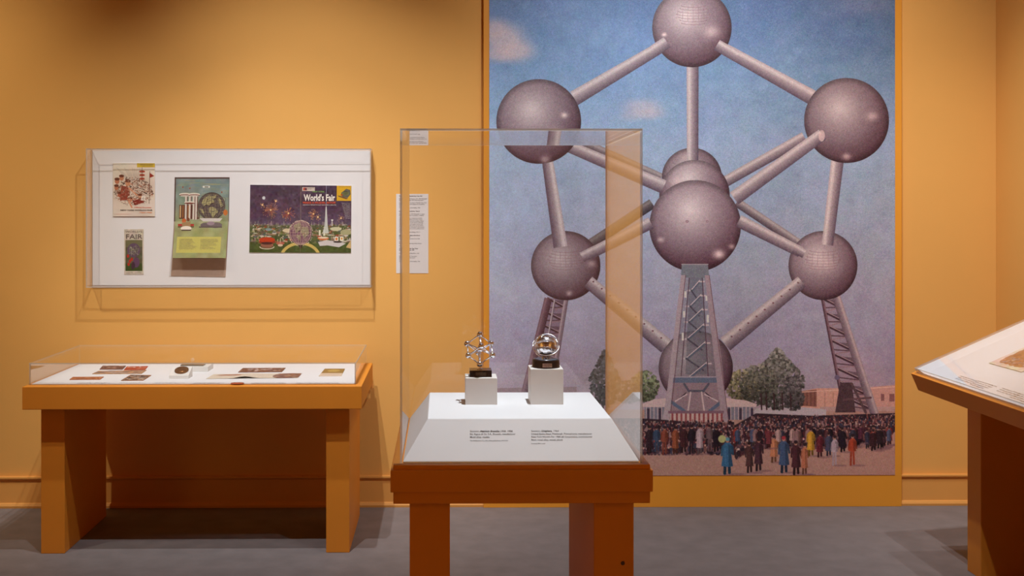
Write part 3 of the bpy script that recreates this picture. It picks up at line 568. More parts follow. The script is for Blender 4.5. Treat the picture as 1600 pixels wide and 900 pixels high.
# magazine
c = Canvas(389.5, 288.5, 549, 394.5, 5, (74, 58, 72)); c.vgrad([(288, (70, 56, 74)), (330, (84, 64, 82)), (350, (92, 76, 96)), (352, (92, 96, 70)), (394, (70, 84, 44))]); c.mottle(.015, 12)
def burst(x, y, r, n, col):
    for _ in range(n):
        t_ = random.random() * 6.28; k = random.uniform(.4, 1); p = (x + r * k * .25 * math.cos(t_), y + r * k * .25 * math.sin(t_)); q_ = (x + r * k * math.cos(t_), y + r * k * math.sin(t_) + r * .12)
        c.line(p, q_, .5, col, .75); c.ell(q_[0], q_[1], .5, .5, (224, 170, 110), .8)
    c.ell(x, y, 1.4, 1.4, (240, 200, 140))
burst(422, 328, 13, 46, (176, 110, 76)); burst(450, 333, 11, 34, (176, 96, 72)); burst(489.5, 333.5, 9, 26, (170, 104, 76)); burst(496.5, 338.5, 5, 12, (150, 100, 80)); burst(409, 320, 4, 8, (150, 90, 66)); burst(430, 314, 4, 8, (150, 90, 66)); burst(533, 340, 6, 10, (150, 100, 90)); c.ell(411, 309, 2.4, 2.6, (200, 206, 206))
for _ in range(520):
    x = random.uniform(390, 549); y = 350 + random.random() ** 1.3 * 30; s_ = .5 + (y - 348) / 16
    if 458 < x < 490 and y > 358: continue
    if random.random() < .6: c.ell(x, y, s_ * random.uniform(1, 3.2), s_ * random.uniform(.5, 1.1), random.choice([(196, 176, 140), (150, 120, 96), (110, 96, 84), (206, 196, 180), (104, 116, 60), (160, 70, 50), (90, 100, 100), (84, 98, 50)]), .9)
    else: c.rect(x, y - s_ * 1.8, x + s_ * .8, y, random.choice([(214, 200, 170), (130, 110, 100), (176, 160, 130)]), .85)
for _ in range(60): x = random.uniform(390, 549); c.line((x, 352), (x, 350 - random.random() * 5), .5, (190, 180, 160), .8)
c.rect(389.5, 378, 549, 394.5, (74, 88, 44), .8); c.mottle(.03, 3)
c.ell(417, 378, 13, 3.6, (150, 60, 40)); c.ell(417, 374.5, 12.5, 4, (190, 66, 36)); c.ell(417, 383, 10, 4.5, (150, 100, 80)); c.ell(417, 380, 9, 2.2, (80, 44, 40)); c.circ(417, 385.5, 11, 3.4, 1.2, (220, 206, 180), 1, a0=0, a1=math.pi)
c.ell(438, 380, 6.5, 2.4, (180, 100, 80)); c.ell(438, 383, 4, 2, (214, 190, 160)); c.line((438, 372), (438, 379), 1, (210, 190, 160)); c.ell(449, 360, 8, 3, (214, 196, 160)); c.ell(419, 358.5, 5, 2.2, (130, 150, 150)); c.ell(505, 372, 9, 2.6, (206, 110, 60)); c.ell(505, 371, 8, 1.5, (230, 210, 180)); c.rect(498, 359, 501, 368, (220, 216, 190)); c.rect(505, 359, 508, 368, (220, 216, 190)); c.ell(525, 357, 9, 3, (200, 196, 160)); c.ell(541, 362, 9, 4.5, (170, 166, 124))
c.poly([(497, 378), (510, 375), (530, 377), (541, 380), (530, 386), (512, 383), (500, 384)], (206, 200, 196)); c.rect(523, 369.5, 529, 376, (236, 230, 214)); c.rect(524.4, 371, 527.6, 374.8, (214, 120, 50)); c.rect(531.5, 369, 537, 375.5, (236, 230, 214)); c.rect(533, 370.6, 535.6, 374, (210, 150, 60)); c.ell(528, 377.5, 7, 1.5, (70, 60, 60)); c.poly([(549, 374), (541, 386), (549, 388)], (206, 176, 120))
c.circ(469.5, 403, 30, 23, 4.6, (206, 180, 100), 1, a0=math.pi, a1=2 * math.pi)
c.ell(469.5, 363, 17.5, 19.5, (112, 76, 96)); c.ell(466, 358, 9, 11, (140, 100, 116), .6, soft=.4)
for k_ in range(-3, 4): c.circ(469.5, 363, abs(k_) * 5.2 + .4, 19, .5, (190, 160, 140), .6); yk = k_ * 5.4; xr = 17.5 * math.sqrt(1 - (yk / 19.5) ** 2); c.line((469.5 - xr, 363 + yk), (469.5 + xr, 363 + yk), .5, (190, 160, 140), .6)
for P in ([(458, 352), (468, 347), (470, 358), (462, 364)], [(471, 354), (481, 354), (483, 364), (476, 372), (470, 364)], [(462, 368), (470, 366), (468, 376)]):
    c.poly([(x + .8, y + .8) for x, y in P], (56, 40, 50), .8); c.poly(P, (170, 164, 124), .75)
for _ in range(110): t_ = random.random() * 6.28; r = 17 * math.sqrt(random.random()); c.ell(469.5 + r * math.cos(t_), 362 + r * 1.08 * math.sin(t_), random.uniform(.4, 1.4), random.uniform(.3, .8), random.choice([(112, 76, 96), (190, 180, 140), (46, 34, 44), (150, 90, 80), (206, 190, 170)]), .7)
for k_ in range(-4, 5): c.circ(469.5, 363, abs(k_) * 4.1 + .3, 19, .35, (206, 180, 160), .55); yk = k_ * 4.2; xr = 17.5 * math.sqrt(1 - (yk / 19.5) ** 2); c.line((469.5 - xr, 363 + yk), (469.5 + xr, 363 + yk), .35, (206, 180, 160), .55)
if 0: pass
for k_ in range(70): t_ = random.random() * 6.28; c.ell(469.5 + 19 * math.cos(t_), 364 + 20 * math.sin(t_), .6, .6, (214, 200, 180)); 
c.poly([(466, 383), (473, 383), (470, 389)], (60, 40, 40)); c.line((509.5, 288.5), (509.5, 350), .7, (200, 204, 214), .65); c.poly([(508.7, 322), (510.3, 322), (512, 352), (514, 364), (504, 364), (507, 352)], (206, 210, 200), .9); c.line((519, 344), (519, 352), 1, (216, 216, 206)); c.ell(519, 343, 2, .9, (226, 226, 216))
c.line((469.3, 288.5), (469.3, 394.5), .7, (150, 130, 110), .8); c.rect(471.5, 291.5, 491.5, 297.5, (206, 192, 180)); c.rect(473, 292.3, 479, 296.6, (190, 80, 60)); c.rect(476, 293, 478.5, 296, (60, 60, 80))
c.rect(526, 288.5, 549, 312.5, (214, 168, 44)); c.poly([(533, 300), (541, 293.5), (547, 295), (548, 302), (543, 308), (534, 305)], (96, 96, 88)); c.ell(540, 300, 3.6, 3.2, (60, 56, 60)); c.ell(540, 301, 6, 3, (120, 130, 70), .6); c.poly([(527.5, 304), (537, 306), (544, 309), (541, 310), (529, 306)], (110, 80, 60)); c.ell(534, 303, 1.8, 1.2, (170, 70, 40)); c.grain(.022)
mg = sheet('souvenir_magazine', [at(391, 288.7, BY - .004), at(549, 290.2, BY - .004), at(548.5, 395, BY - .004), at(389.5, 394.5, BY - .004)], .004, c.material('magazine_print', .42), None, M_paper)
tag(mg, 'wide dark purple magazine cover with fireworks over a fairground, right on the white backboard', 'magazine'); TY = BY - .0048
wl('title_lettering', "World's Fair", 475, 313.5, 49, M_cream_ink, mg, 9.6, TY, bold=.03); wl('green_lettering', "NEW YORK", 488, 300.5, 19, M_green_ink, mg, 2.0, TY, bold=.02)
wl('red_lettering', "MAKE·A·MODEL BOOK", 473, 318.2, 52, M_red, mg, 3.0, TY, bold=.03); wl('small_lettering', "CREATES A COMPLETE WORLD'S FAIR MODEL IN MINUTES", 473, 320.8, 52, M_cream_ink, mg, 1.1, TY, bold=.01)
wl('tab_lettering', "IDEA OF A MODEL", 530, 292, 17, M_ink_soft, mg, .9, TY); wl('tab_lettering', "SOUVENIR EDITION\nNEW YORK", 480.5, 294.3, 10, M_ink_soft, mg, 1.1, TY)
txt = ["Build your own", "model fair with", "press out figures", "pavilions towers", "and fountains", "colored pieces", "all the exhibits", "easy to put", "together no", "scissors", "needed"]
for i, s_ in enumerate(txt):
    wpx = 13 - i * .6; wl('small_lettering', s_, 547 - wpx, 318 + i * 2.35, wpx, M_cream_ink, mg, 1.05, TY, res=1)
# ================================================================== WALL TEXT LABEL
LY = WY - .002
lab = sheet('wall_label', [at(619, 303, LY), at(669.3, 303, LY), at(669.3, 427, LY), at(619, 427, LY)], .0015, M_paper)
tag(lab, 'narrow white text label sheet on the wall right of the hanging case', 'label'); TY = LY - .0002
paras = [(306.5, 1, "World's Fair Preview Booklet, New York, 1964", 1), (310.8, 0, "Printed by Time Inc. for the fair, 1961, offset lithograph\nNew York World's Fair 1964–1965 Corporation", 2), (317, 0, "A preview booklet for the visitors of the fair in New York\nillustrated with scenes of the fairgrounds, the pavilions\nand the fountains", 3), (324.8, 0, "The collection, gift of the family, 1983", 1),
 (330.3, 1, "Booklet, New York World's Fair, 1964–65", 1), (334.6, 0, "Published by the fair, 1964, lithograph on paper,\nNew York 1964–1965 Corporation, publisher", 2), (341, 0, "The printed brochure, designed as a folder\nwith a view of the globe and of the towers\nof the State Pavilion and the fountains, folded\nopen to a text page on the theme of the fair,\nwas sold to visitors at the gates and by mail\nand was mailed to schools across the nation,\nfrom the first season of the fair to the second,\nwhen attendance grew and the pavilions were\nrefurbished", 9), (362.8, 0, "The collection, museum purchase, 1991.12", 1),
 (368, 1, "Magazine, World's Fair Make-A-Model Book\nPress-out Models, 1964", 2), (373.2, 0, "Published and printed in New York, 1964", 1), (378, 0, "ink on paper", 1), (380.5, 0, "New York World's Fair corporation, licensor", 1), (384, 0, "private loan", 1),
 (388.6, 1, "Ticket, The World's Fair Gate Ticket\nNew York World's Fair, 1964", 2), (396, 0, "Printed card, American Bank Note, 1964", 1), (400.5, 0, "New York World's Fair Corporation,\nWorld's Fair season ticket, issued\nfor adults", 3), (408.6, 0, "The collection, gift of the family, 1983", 1)]
def text_block(name, s, px, py, wpx, m, parent, pitch, Y, bold=0):
    u = (X(px + 100, Y) - X(px, Y)) / 100; return lettering(name, s, at(px, py, Y), RT, UP, pitch * u, m, parent, width=wpx * u, bold=bold, res=1, lift=.0003)
for (py, b, s_, n) in paras:
    L = max(len(q) for q in s_.split('\n')); text_block('text_paragraph', s_, 623.5, py + .6, min(43, L * .82), M_ink, lab, 2.35, TY, .03 if b else .008)
# ================================================================== LONG TABLE CASE (left)
TY0, TY1 = 5.18, 5.985; tz1 = Z(300, 604, TY0); tz0 = Z(300, 639.8, TY0); tx0, tx1 = X(34.5, TY0), X(565, TY0)
tb = thing('table_case', 'long orange table case with low clear cover against the wall', 'display case', ((tx0 + tx1) / 2, (TY0 + TY1) / 2, 0))
obj('table_rim', *bev(box(tx0, tx1, TY0, TY1, tz0, tz1), .003), M_case, tb)
LF, LB = 5.253, 5.90
for a, b in ((64, 101), (509.5, 546)): obj('leg', *bev(box(X(a, LF), X(b, LF), LF, LB, 0, tz0), .003), M_case, tb)
gx0, gx1, gy0, gy1 = X(45.5, 5.235), X(556, 5.235), 5.235, 5.955; gz0, gz1 = tz1, tz1 + .103
DK = tz1 + .004
obj('white_deck', *bev(box(gx0 + .008, gx1 - .008, gy0 + .008, gy1 - .008, tz1, DK), .001), M_white, tb)
t = .006
pane('acrylic_pane', tb, gx0, gx1, gy0, gy0 + t, gz0, gz1 - t); pane('acrylic_pane', tb, gx0, gx1, gy1 - t, gy1, gz0, gz1 - t)
pane('acrylic_pane', tb, gx0, gx0 + t, gy0 + t, gy1 - t, gz0, gz1 - t); pane('acrylic_pane', tb, gx1 - t, gx1, gy0 + t, gy1 - t, gz0, gz1 - t)
pane('acrylic_pane', tb, gx0, gx1, gy0, gy1, gz1 - t, gz1)
obj('cable_box', *bev(box(X(577, 5.98), X(581.5, 5.98), 5.986, 6.055, .655, .70), .003), M_trim, tb)
def collage(name, cols, base, n=60, S=24, w_=4, h_=3, border=.15):
    c = Canvas(0, 0, w_, h_, S, base)
    for _ in range(n):
        x, y = random.uniform(border, w_ - border), random.uniform(border, h_ - border); c.ell(x, y, random.uniform(.08, .5), random.uniform(.05, .25), random.choice(cols), .9)
    c.rect(0, 0, w_, border * .6, base); c.rect(0, h_ - border * .6, w_, h_, base); c.rect(0, 0, border * .6, h_, base); c.rect(w_ - border * .6, 0, w_, h_, base); c.grain(.03); return c.material(name, .5)
brown = [(120, 70, 40), (170, 110, 70), (80, 50, 44), (206, 180, 150), (96, 84, 90), (150, 90, 56)]
def deck_card(name, label, cat, P, m, th=.003, z=None, group=None, side=None):
    z = z or DK; C = [on_z(x, y, z + th) for x, y in P]; o = sheet(name, C, th, m, None, side); tag(o, label, cat, group or ('postcards in the table case' if cat == 'postcard' else None)); return o
deck_card('postcard', 'orange-brown postcard at the far left of the table case deck', 'postcard', [(114, 588.8), (162.4, 588.4), (156.5, 592.4), (108.5, 592.8)], collage('postcard_print', [(176, 96, 44), (150, 70, 30), (210, 160, 120), (110, 60, 40)], (170, 100, 60)))
deck_card('postcard', 'brown squarish card with a map-like print, left of the coin block', 'postcard', [(204, 585.4), (236.4, 586), (224, 593.8), (189, 594.2)], collage('map_card_print', [(90, 80, 76), (206, 196, 186), (130, 90, 60), (60, 50, 50)], (150, 100, 64), 160))
deck_card('postcard', 'wide pale and brown card lying in front of the red postcard', 'postcard', [(154, 579.5), (229, 578), (221, 583.4), (144, 583.8)], collage('strip_card_print', [(150, 130, 130), (190, 170, 160), (110, 90, 90), (206, 150, 100)], (176, 136, 100), 90))
deck_card('postcard', 'dark brown postcard at the back left of the deck', 'postcard', [(160.5, 571.2), (197, 571.2), (191.5, 576.8), (155.5, 576.8)], collage('dark_card_print', [(90, 50, 40), (60, 44, 50), (196, 170, 150), (140, 100, 90)], (110, 70, 60)))
deck_card('postcard', 'red and white postcard at the back beside the dark brown one', 'postcard', [(198.5, 572.2), (231.5, 572), (226.5, 577.4), (193.5, 577.6)], collage('red_card_print', [(170, 40, 24), (150, 50, 30), (220, 210, 200), (190, 90, 50)], (166, 60, 40)))
deck_card('photo_card', 'long dark panoramic card at the back right of the deck', 'postcard', [(379.5, 575), (446.4, 574.6), (440.5, 580.6), (372, 581.2)], collage('panorama_print', [(90, 70, 80), (150, 120, 120), (206, 190, 186), (120, 70, 50)], (120, 80, 60), 110, w_=8))
# folded leaflet with a raised curl
P = [(334, 585.4), (472, 583.8), (465.5, 590.8), (322, 592.4)]; C = [on_z(x, y, DK) for x, y in P]; n = 24; V = []; Fc = []; UV = []
for i in range(n + 1):
    f = i / n; h = .0025 + .010 * math.exp(-((f - .42) / .10) ** 2)
    for (a, b, v) in ((C[0], C[1], 1), (C[3], C[2], 0)):
        p = a.lerp(b, f); hh = h if v == 0 else .0025 + (h - .0025) * .25; V.append(p + Vector((0, 0, hh))); UV.append((f, v)); V.append(p + Vector((0, 0, hh - .0012))); UV.append((f, v))
for i in range(n):
    a = 4 * i; b = a + 4; Fc += [(a + 2, b + 2, b, a), (a + 1, b + 1, b + 3, a + 3), (a, b, b + 1, a + 1), (a + 3, b + 3, b + 2, a + 2)]
Fc += [(0, 1, 3, 2), (4 * n + 2, 4 * n + 3, 4 * n + 1, 4 * n)]
c = Canvas(0, 0, 10, 3, 24, (214, 202, 184)); c.ell(8.6, 1.6, 1.6, 1.7, (130, 96, 90)); c.rect(8.4, .1, 9.95, 2.9, (140, 100, 84))
for _ in range(60): c.ell(random.uniform(7.4, 9.9), random.uniform(.2, 2.8), .2, .12, random.choice(brown), .8)
for _ in range(30): c.line((random.uniform(.4, 3.6), random.uniform(.3, 1.3)), (random.uniform(.4, 3.6), random.uniform(.3, 1.3)), .08, (150, 90, 70), .7)
c.grain(.02); tag(obj('leaflet', V, Fc, c.material('leaflet_print', .55), None, uv=UV), 'long cream folded leaflet with a curled front edge, in front of the panoramic card', 'leaflet')
deck_card('booklet', 'small ochre booklet with its pale lower page, at the far right of the deck', 'booklet', [(507.5, 576), (539, 576), (533.5, 587), (498, 587.3)], (lambda c: (c.rect(0, 0, 4, 1.9, (150, 118, 60)), c.ell(2, .9, 1.2, .5, (190, 160, 90)), c.line((.3, 2.3), (3.4, 2.3), .12, (190, 160, 130)), c.grain(.02), c.material('ochre_booklet_print', .5))[-1])(Canvas(0, 0, 4, 3, 24, (214, 196, 176))))
# coin on a wedge block
bx0, bx1 = on_z(264, 592, DK).x, on_z(294.5, 592, DK).x; fy = on_z(264, 592, DK).y; bd = .085; h0, h1 = .016, .050
wb = obj('display_block', *bev(prism([(bx0, fy, DK), (bx0, fy + bd, DK), (bx0, fy + bd, DK + h1), (bx0, fy, DK + h0)], (bx1 - bx0, 0, 0)), .001), M_block)
tag(wb, 'low white wedge block under the bronze coin in the table case', 'display block', 'white display blocks in the table case')
sl = Vector((0, bd, h1 - h0)).normalized(); nn = Vector((0, -(h1 - h0), bd)).normalized(); cc = Vector(((bx0 + bx1) / 2 + .004, fy + bd * .52, DK + h0 + (h1 - h0) * .52))
def disc(center, nrm, up, r, th, rim=.0015, n=40, ry=None):
    up = Vector(up).normalized(); nrm = Vector(nrm).normalized(); rt = up.cross(nrm); ry = ry or r; V = []; Fc = []
    for (rr, h) in ((1, 0), (1, th), (1 - rim / r, th), (1 - rim / r * 1.4, th * .8), (.55, th * .8), (.5, th * 1.05)):
        for j in range(n): a = 2 * math.pi * j / n; V.append(Vector(center) + rt * (r * rr * math.cos(a)) + up * (ry * rr * math.sin(a)) + nrm * h)
    for i in range(5):
        for j in range(n): Fc.append((i * n + j, i * n + (j + 1) % n, (i + 1) * n + (j + 1) % n, (i + 1) * n + j))
    Fc.append(list(range(n))[::-1]); Fc.append([5 * n + j for j in range(n)]); return V, Fc
tag(obj('commemorative_coin', *disc(cc + nn * .0008, nn, sl, .0335, .004), M_bronze), 'round dark bronze commemorative coin leaning on the low white wedge block', 'coin')
mc = on_z(371, 599.4, DK); tag(obj('medallion', *disc(mc + Vector((0, 0, .0002)), (0, 0, 1), (0, 1, 0), .031, .003, ry=.022), M_copper), 'small flat oval red medallion at the front edge of the table case', 'medallion')
# second block with a little filigree souvenir
x0, x1 = on_z(275, 581, DK).x, on_z(325, 581, DK).x; y0 = on_z(300, 581, DK).y
tag(obj('display_block', *bev(box(x0, x1, y0, y0 + .13, DK, DK + .026), .0015), M_block), 'wide low white block behind the bronze coin', 'display block', 'white display blocks in the table case')
zb = DK + .026
sv = thing('filigree_brooch', 'small silver filigree souvenir with a round pearl ball on the wide low block', 'souvenir', (on_z(299, 572, zb).x, y0 + .05, zb))
bxx, byy = WL[sv.name].x, WL[sv.name].y
obj('tray', *bev(box(bxx - .055, bxx + .06, byy - .03, byy + .03, zb, zb + .006), .001), mat('pewter', (0.32, 0.28, 0.22), .35, metal=.8, noise=.3, nscale=200, lin=True), sv)
obj('pearl_ball', *ball((bxx, byy, zb + .028), .0105), mat('white_pearl', (0.85, 0.83, 0.8), .2, lin=True, coat=.5), sv, smooth=True); obj('stem', *tube((bxx, byy, zb + .006), (bxx, byy, zb + .018), .002), M_chrome2, sv)
for k_ in (-3, -2, 2, 3): obj('spire', *tube((bxx + k_ * .014, byy, zb + .006), (bxx + k_ * .014, byy, zb + .024), .0012, 8, .0004), M_chrome2, sv)
# printed captions on the deck
for px, wpx, nl in ((60, 44, 1), (122, 58, 3), (186, 46, 2), (242, 52, 2), (303, 52, 3), (393, 60, 3), (463, 76, 3)):
    s_ = "\n".join(" ".join(random.choice(['Postcard', 'New York', 'World\'s Fair', '1964', 'lithograph', 'paper', 'Coin', 'bronze', 'Corporation', 'publisher', 'American']) for _ in range(5)) for _ in range(nl))
    o_ = on_z(px, 598.3, DK); u = o_.y / F
    lettering('caption_lettering', s_, o_, (1, 0, 0), (0, 1, 0), .011, M_ink, tb, width=wpx * u * .9, res=1, lift=.0004)
# ================================================================== CENTRE CASE
GY0 = 3.10; GY1 = 3.10 / .8206; zb = Z(812, 724, GY0); zt = Z(812, 200.8, GY0)
X0, X1 = X(625, GY0), X(1004, GY0)
cc_ = thing('pedestal_case', 'tall clear acrylic box on an orange pedestal table in the foreground', 'display case', ((X0 + X1) / 2, (GY0 + GY1) / 2, 0))
yl, ym = 3.083, 3.073; zA = Z(812, 724.8, yl); zB = Z(812, 733.5, yl); zC = Z(812, 769.5, ym); zD = Z(812, 787, yl)
my = GY1 + (GY0 - yl); mym = GY1 + (GY0 - ym)
obj('upper_ledge', *bev(box(X(614.4, yl), X(1016, yl), yl, my, zB, zb - .0005), .002), M_case, cc_)
obj('table_rim', *bev(box(X(610, ym), X(1020.5, ym), ym, mym, zC, zB), .003), M_case, cc_)
obj('lower_apron', *bev(box(X(614.4, yl), X(1016, yl), yl, my, zD, zC), .002), M_case, cc_)
for a, b in ((640, 703), (928, 990.3)): obj('leg', *bev(box(X(a, 3.113), X(b, 3.113), 3.113, 3.735, 0, zD), .003), M_case, cc_)
lp_ = at(973, 880, 3.113); obj('screw_plug', *tube(lp_ - Vector((0, .0012, 0)), lp_ + Vector((0, .001, 0)), .0055, 20), M_taupe, cc_)
t = .006
pane('acrylic_pane', cc_, X0, X1, GY0, GY0 + t, zb, zt - t, ); pane('acrylic_pane', cc_, X0, X1, GY1 - t, GY1, zb, zt - t)
pane('acrylic_pane', cc_, X0, X0 + t, GY0 + t, GY1 - t, zb, zt - t); pane('acrylic_pane', cc_, X1 - t, X1, GY0 + t, GY1 - t, zb, zt - t)
pane('acrylic_pane', cc_, X0, X1, GY0, GY1, zt - t, zt)
# white deck with sloping sides
yf, yb = 3.18, 3.64; zd = Z(812, 653.5, yf)
T_ = [Vector((X(668.5, yf), yf, zd)), Vector((X(955, yf), yf, zd)), Vector((X(955, yf), yb, zd)), Vector((X(668.5, yf), yb, zd))]
xa, xb, ya, yb2 = X0 + t + .002, X1 - t - .002, GY0 + t + .002, GY1 - t - .002
B_ = [Vector((xa, ya, zb + .004)), Vector((xb, ya, zb + .004)), Vector((xb, yb2, zb + .004)), Vector((xa, yb2, zb + .004))]; B0 = [v - Vector((0, 0, .004)) for v in B_]
V = T_ + B_ + B0; Fc = [(0, 1, 2, 3), (4, 5, 1, 0), (5, 6, 2, 1), (6, 7, 3, 2), (7, 4, 0, 3), (8, 9, 5, 4), (9, 10, 6, 5), (10, 11, 7, 6), (11, 8, 4, 7), (11, 10, 9, 8)]
dk = obj('white_deck', *bev((V, Fc), .0025), M_white, cc_)
upv = (T_[0] - B_[0]); upv.x = 0; upv.normalize()
def slope_pt(px, py):
    n_ = Vector((0, -(upv.z), upv.y)); u = (px - PPX) / F; d = Vector((math.sin(YAW) + u * math.cos(YAW), math.cos(YAW) - u * math.sin(YAW), -(py - VPY) / F))
    o_ = Vector((0, 0, EYE)); tt = (B_[0] - o_).dot(n_) / d.dot(n_); return o_ + d * tt
def cap(lines, px, dk=dk):
    for (s_, py, wpx, h, b, sh, dx) in lines:
        p = slope_pt(px + dx, py); u = p.y / F
        lettering('caption_lettering', s_, p, (1, 0, 0), upv, h * u / .69 / 1.0, M_ink, dk, width=wpx * u, bold=b, shear=sh, res=2, lift=.0006)
cap([("Souvenir,", 675, 15, 2.7, 0, 0, 0), ("Atomium Bruxelles", 675, 31, 2.7, .025, .25, 15.8), ("1958, 1958", 675, 18.5, 2.7, 0, 0, 47.3), ("Ets. Rigaux & Co. S.A., Brussels, manufacturer", 679.6, 71, 2.7, .004, 0, 0), ("Metal alloy, marble", 684.3, 30.5, 2.7, .004, 0, 0), ("The Wolfsonian–FIU, Gift of Betsy Banderas, 2010.13.5", 689.4, 59.5, 1.7, .004, 0, 0)], 734.2)
cap([("Souvenir,", 674.6, 14.5, 2.7, 0, 0, 0), ("Unisphere,", 674.6, 17, 2.7, .025, .25, 15.3), ("1964", 674.6, 8, 2.7, 0, 0, 34), ("United States Steel, Pittsburgh, Pennsylvania, manufacturer", 679.2, 95, 2.7, .004, 0, 0), ("New York World's Fair 1964–65 Corporation, commissioner", 683.8, 95.5, 2.7, .004, 0, 0), ("Steel, metal alloy, wood, plastic", 688.6, 49.5, 2.7, .004, 0, 0), ("Courtesy Marc Levin", 693.8, 22, 1.7, .004, 0, 0)], 830)
# handwritten sticker on the top pane
P = [on_z(640, 202, zt + .0005), on_z(667, 202, zt + .0005)]
n0 = Vector((X0 + .006, GY0 + .012, zt + .0012)); n1 = Vector((X0 + .060, GY0 + .012, zt + .0012)); dn = Vector((0, .51, 0))
n0 = Vector((X(636, GY0), GY0 + .03, zt + .0014)); n1 = Vector((X(667, GY0), GY0 + .03, zt + .0014)); e1 = Vector((X(668, GY1), GY1 - .05, zt + .0014)); e0 = Vector((X(636, GY1), GY1 - .05, zt + .0014))
nt_ = sheet('paper_note', [e0 + Vector((0, 0, 0)), e1, n1, n0], .0006, M_paper, None); tag(nt_, 'white paper note lying on the top left corner of the tall acrylic box', 'note')
lettering('handwriting', "fragile\n  handle with care\n     fair case 2\nFIU     1964", n0.lerp(e0, .8) + Vector((.012, 0, 0)), (1, 0, 0), (0, 1, 0), .10, M_ink_soft, nt_, width=.05, shear=.3, bold=.01, lift=-.0009)
# mounting blocks
PB = (EYE - zd) * F / (632.4 - VPY); PB *= math.cos(YAW) - (770 - PPX) / F * math.sin(YAW)
b1x0, b1x1, b1t = X(727.3, PB), X(777, PB), Z(752, 591, PB); b2x0, b2x1, b2t = X(829, PB), X(880.4, PB), Z(854, 577, PB)
blk = bev(box(b1x0, b1x1, PB, PB + .098, zd, b1t), .0012); tag(obj('display_block', *blk, M_block), 'shorter white block under the small model of linked spheres', 'display block', 'white display blocks in the tall acrylic box')
tag(obj('display_block', *bev(box(b2x0, b2x1, PB, PB + .098, zd, b2t), .0012), M_block), 'taller white block under the silver globe', 'display block', 'white display blocks in the tall acrylic box')
# souvenir 1: nine linked spheres
mx_, my_ = X(751, PB + .045), PB + .052
s1 = thing('sphere_model', 'small chrome model of nine linked spheres on a black marble base', 'souvenir', (mx_, my_, b1t))
bh = .0205; obj('marble_base', *bev(box(mx_ - .0345, mx_ + .0335, my_ - .032, my_ + .032, b1t, b1t + bh), .001), M_marble, s1)
pl = obj('base_plaque', *bev(box(mx_ - .016, mx_ + .016, my_ - .0332, my_ - .0318, b1t + .005, b1t + .015), .0003), mat('dull_brass', (0.10, 0.075, 0.05), .35, metal=.7, noise=.4, nscale=400, lin=True), s1)
zc_bot = Z(750, 569, my_); zc_top = Z(750, 522.6, my_); L = zc_top - zc_bot; ctr = Vector((X(749.6, my_), my_, (zc_top + zc_bot) / 2))
R_ = L / math.sqrt(3) * math.sqrt(2 / 3); pts = {'t': ctr + Vector((0, 0, L / 2)), 'b': ctr - Vector((0, 0, L / 2)), 'c': ctr}
ro = math.radians(4)
for i in range(3):
    a = math.radians(-90 + 120 * i) + ro; pts['u%d' % i] = ctr + Vector((R_ * math.cos(a), R_ * math.sin(a), L / 6)); a += math.pi; pts['l%d' % i] = ctr + Vector((R_ * math.cos(a), R_ * math.sin(a), -L / 6))
first = None
for k_, p in pts.items():
    if first is None: first = obj('sphere', *ball((0, 0, 0), .0092, 28, 16), M_chrome, s1, smooth=True); first.data.transform(Matrix.Translation(WL[s1.name])); first.location = p - WL[s1.name]
    else: o = first.copy(); COL.objects.link(o); o.parent = s1; o.location = p - WL[s1.name]
edges = [('t', 'u%d' % i) for i in range(3)] + [('b', 'l%d' % i) for i in range(3)] + [('u%d' % i, 'l%d' % j) for i in range(3) for j in range(3) if i != j] + [('c', k_) for k_ in pts if k_ != 'c']
for a, b in edges: obj('connecting_tube', *tube(pts[a], pts[b], .0020 if 'c' not in (a,) else .0024, 10), M_chrome2, s1, smooth=True)
obj('foot', *lathe((ctr.x, my_, b1t + bh), [(.009, 0), (.009, .002), (.004, .004), (.003, zc_bot - b1t - bh - .006)], 24), M_chrome, s1, smooth=False)
# souvenir 2: globe with orbit rings
gx_, gy_ = X(853.2, PB + .045), PB + .05
s2_ = thing('globe_model', 'polished silver globe with orbit rings on a round dark base with a plaque', 'souvenir', (gx_, gy_, b2t))
rb = .0425; hb = .0255
obj('round_base', *lathe((gx_, gy_, b2t), [(rb, 0), (rb + .0008, .002), (rb, .006), (rb - .0005, hb - .004), (rb - .002, hb - .001), (rb - .005, hb)], 56), M_ebony, s2_, smooth=False)
obj('blue_disc', *lathe((gx_, gy_, b2t + hb), [(rb - .006, 0), (rb - .007, .001)], 48), M_disc, s2_)
obj('plaque', *bev(box(gx_ - .0145, gx_ + .0145, gy_ - rb - .0018, gy_ - rb + .003, b2t + .005, b2t + .017), .0003), M_chrome2, s2_)
for k_ in range(3): lettering('plaque_lettering', ("UNISPHERE", "NEW YORK WORLD'S FAIR", "1964-1965")[k_], (gx_ - (.010, .012, .007)[k_], gy_ - rb - .0019, b2t + .0132 - k_ * .0033), RT, UP, .0025, M_ink, s2_, width=(.020, .024, .014)[k_], res=1, lift=.0002)
gc = Vector((gx_, gy_, Z(852, 540, gy_))); gr = 17.2 * gy_ / F
obj('globe', *ball(gc, gr, 48, 28), M_chrome, s2_, smooth=True)
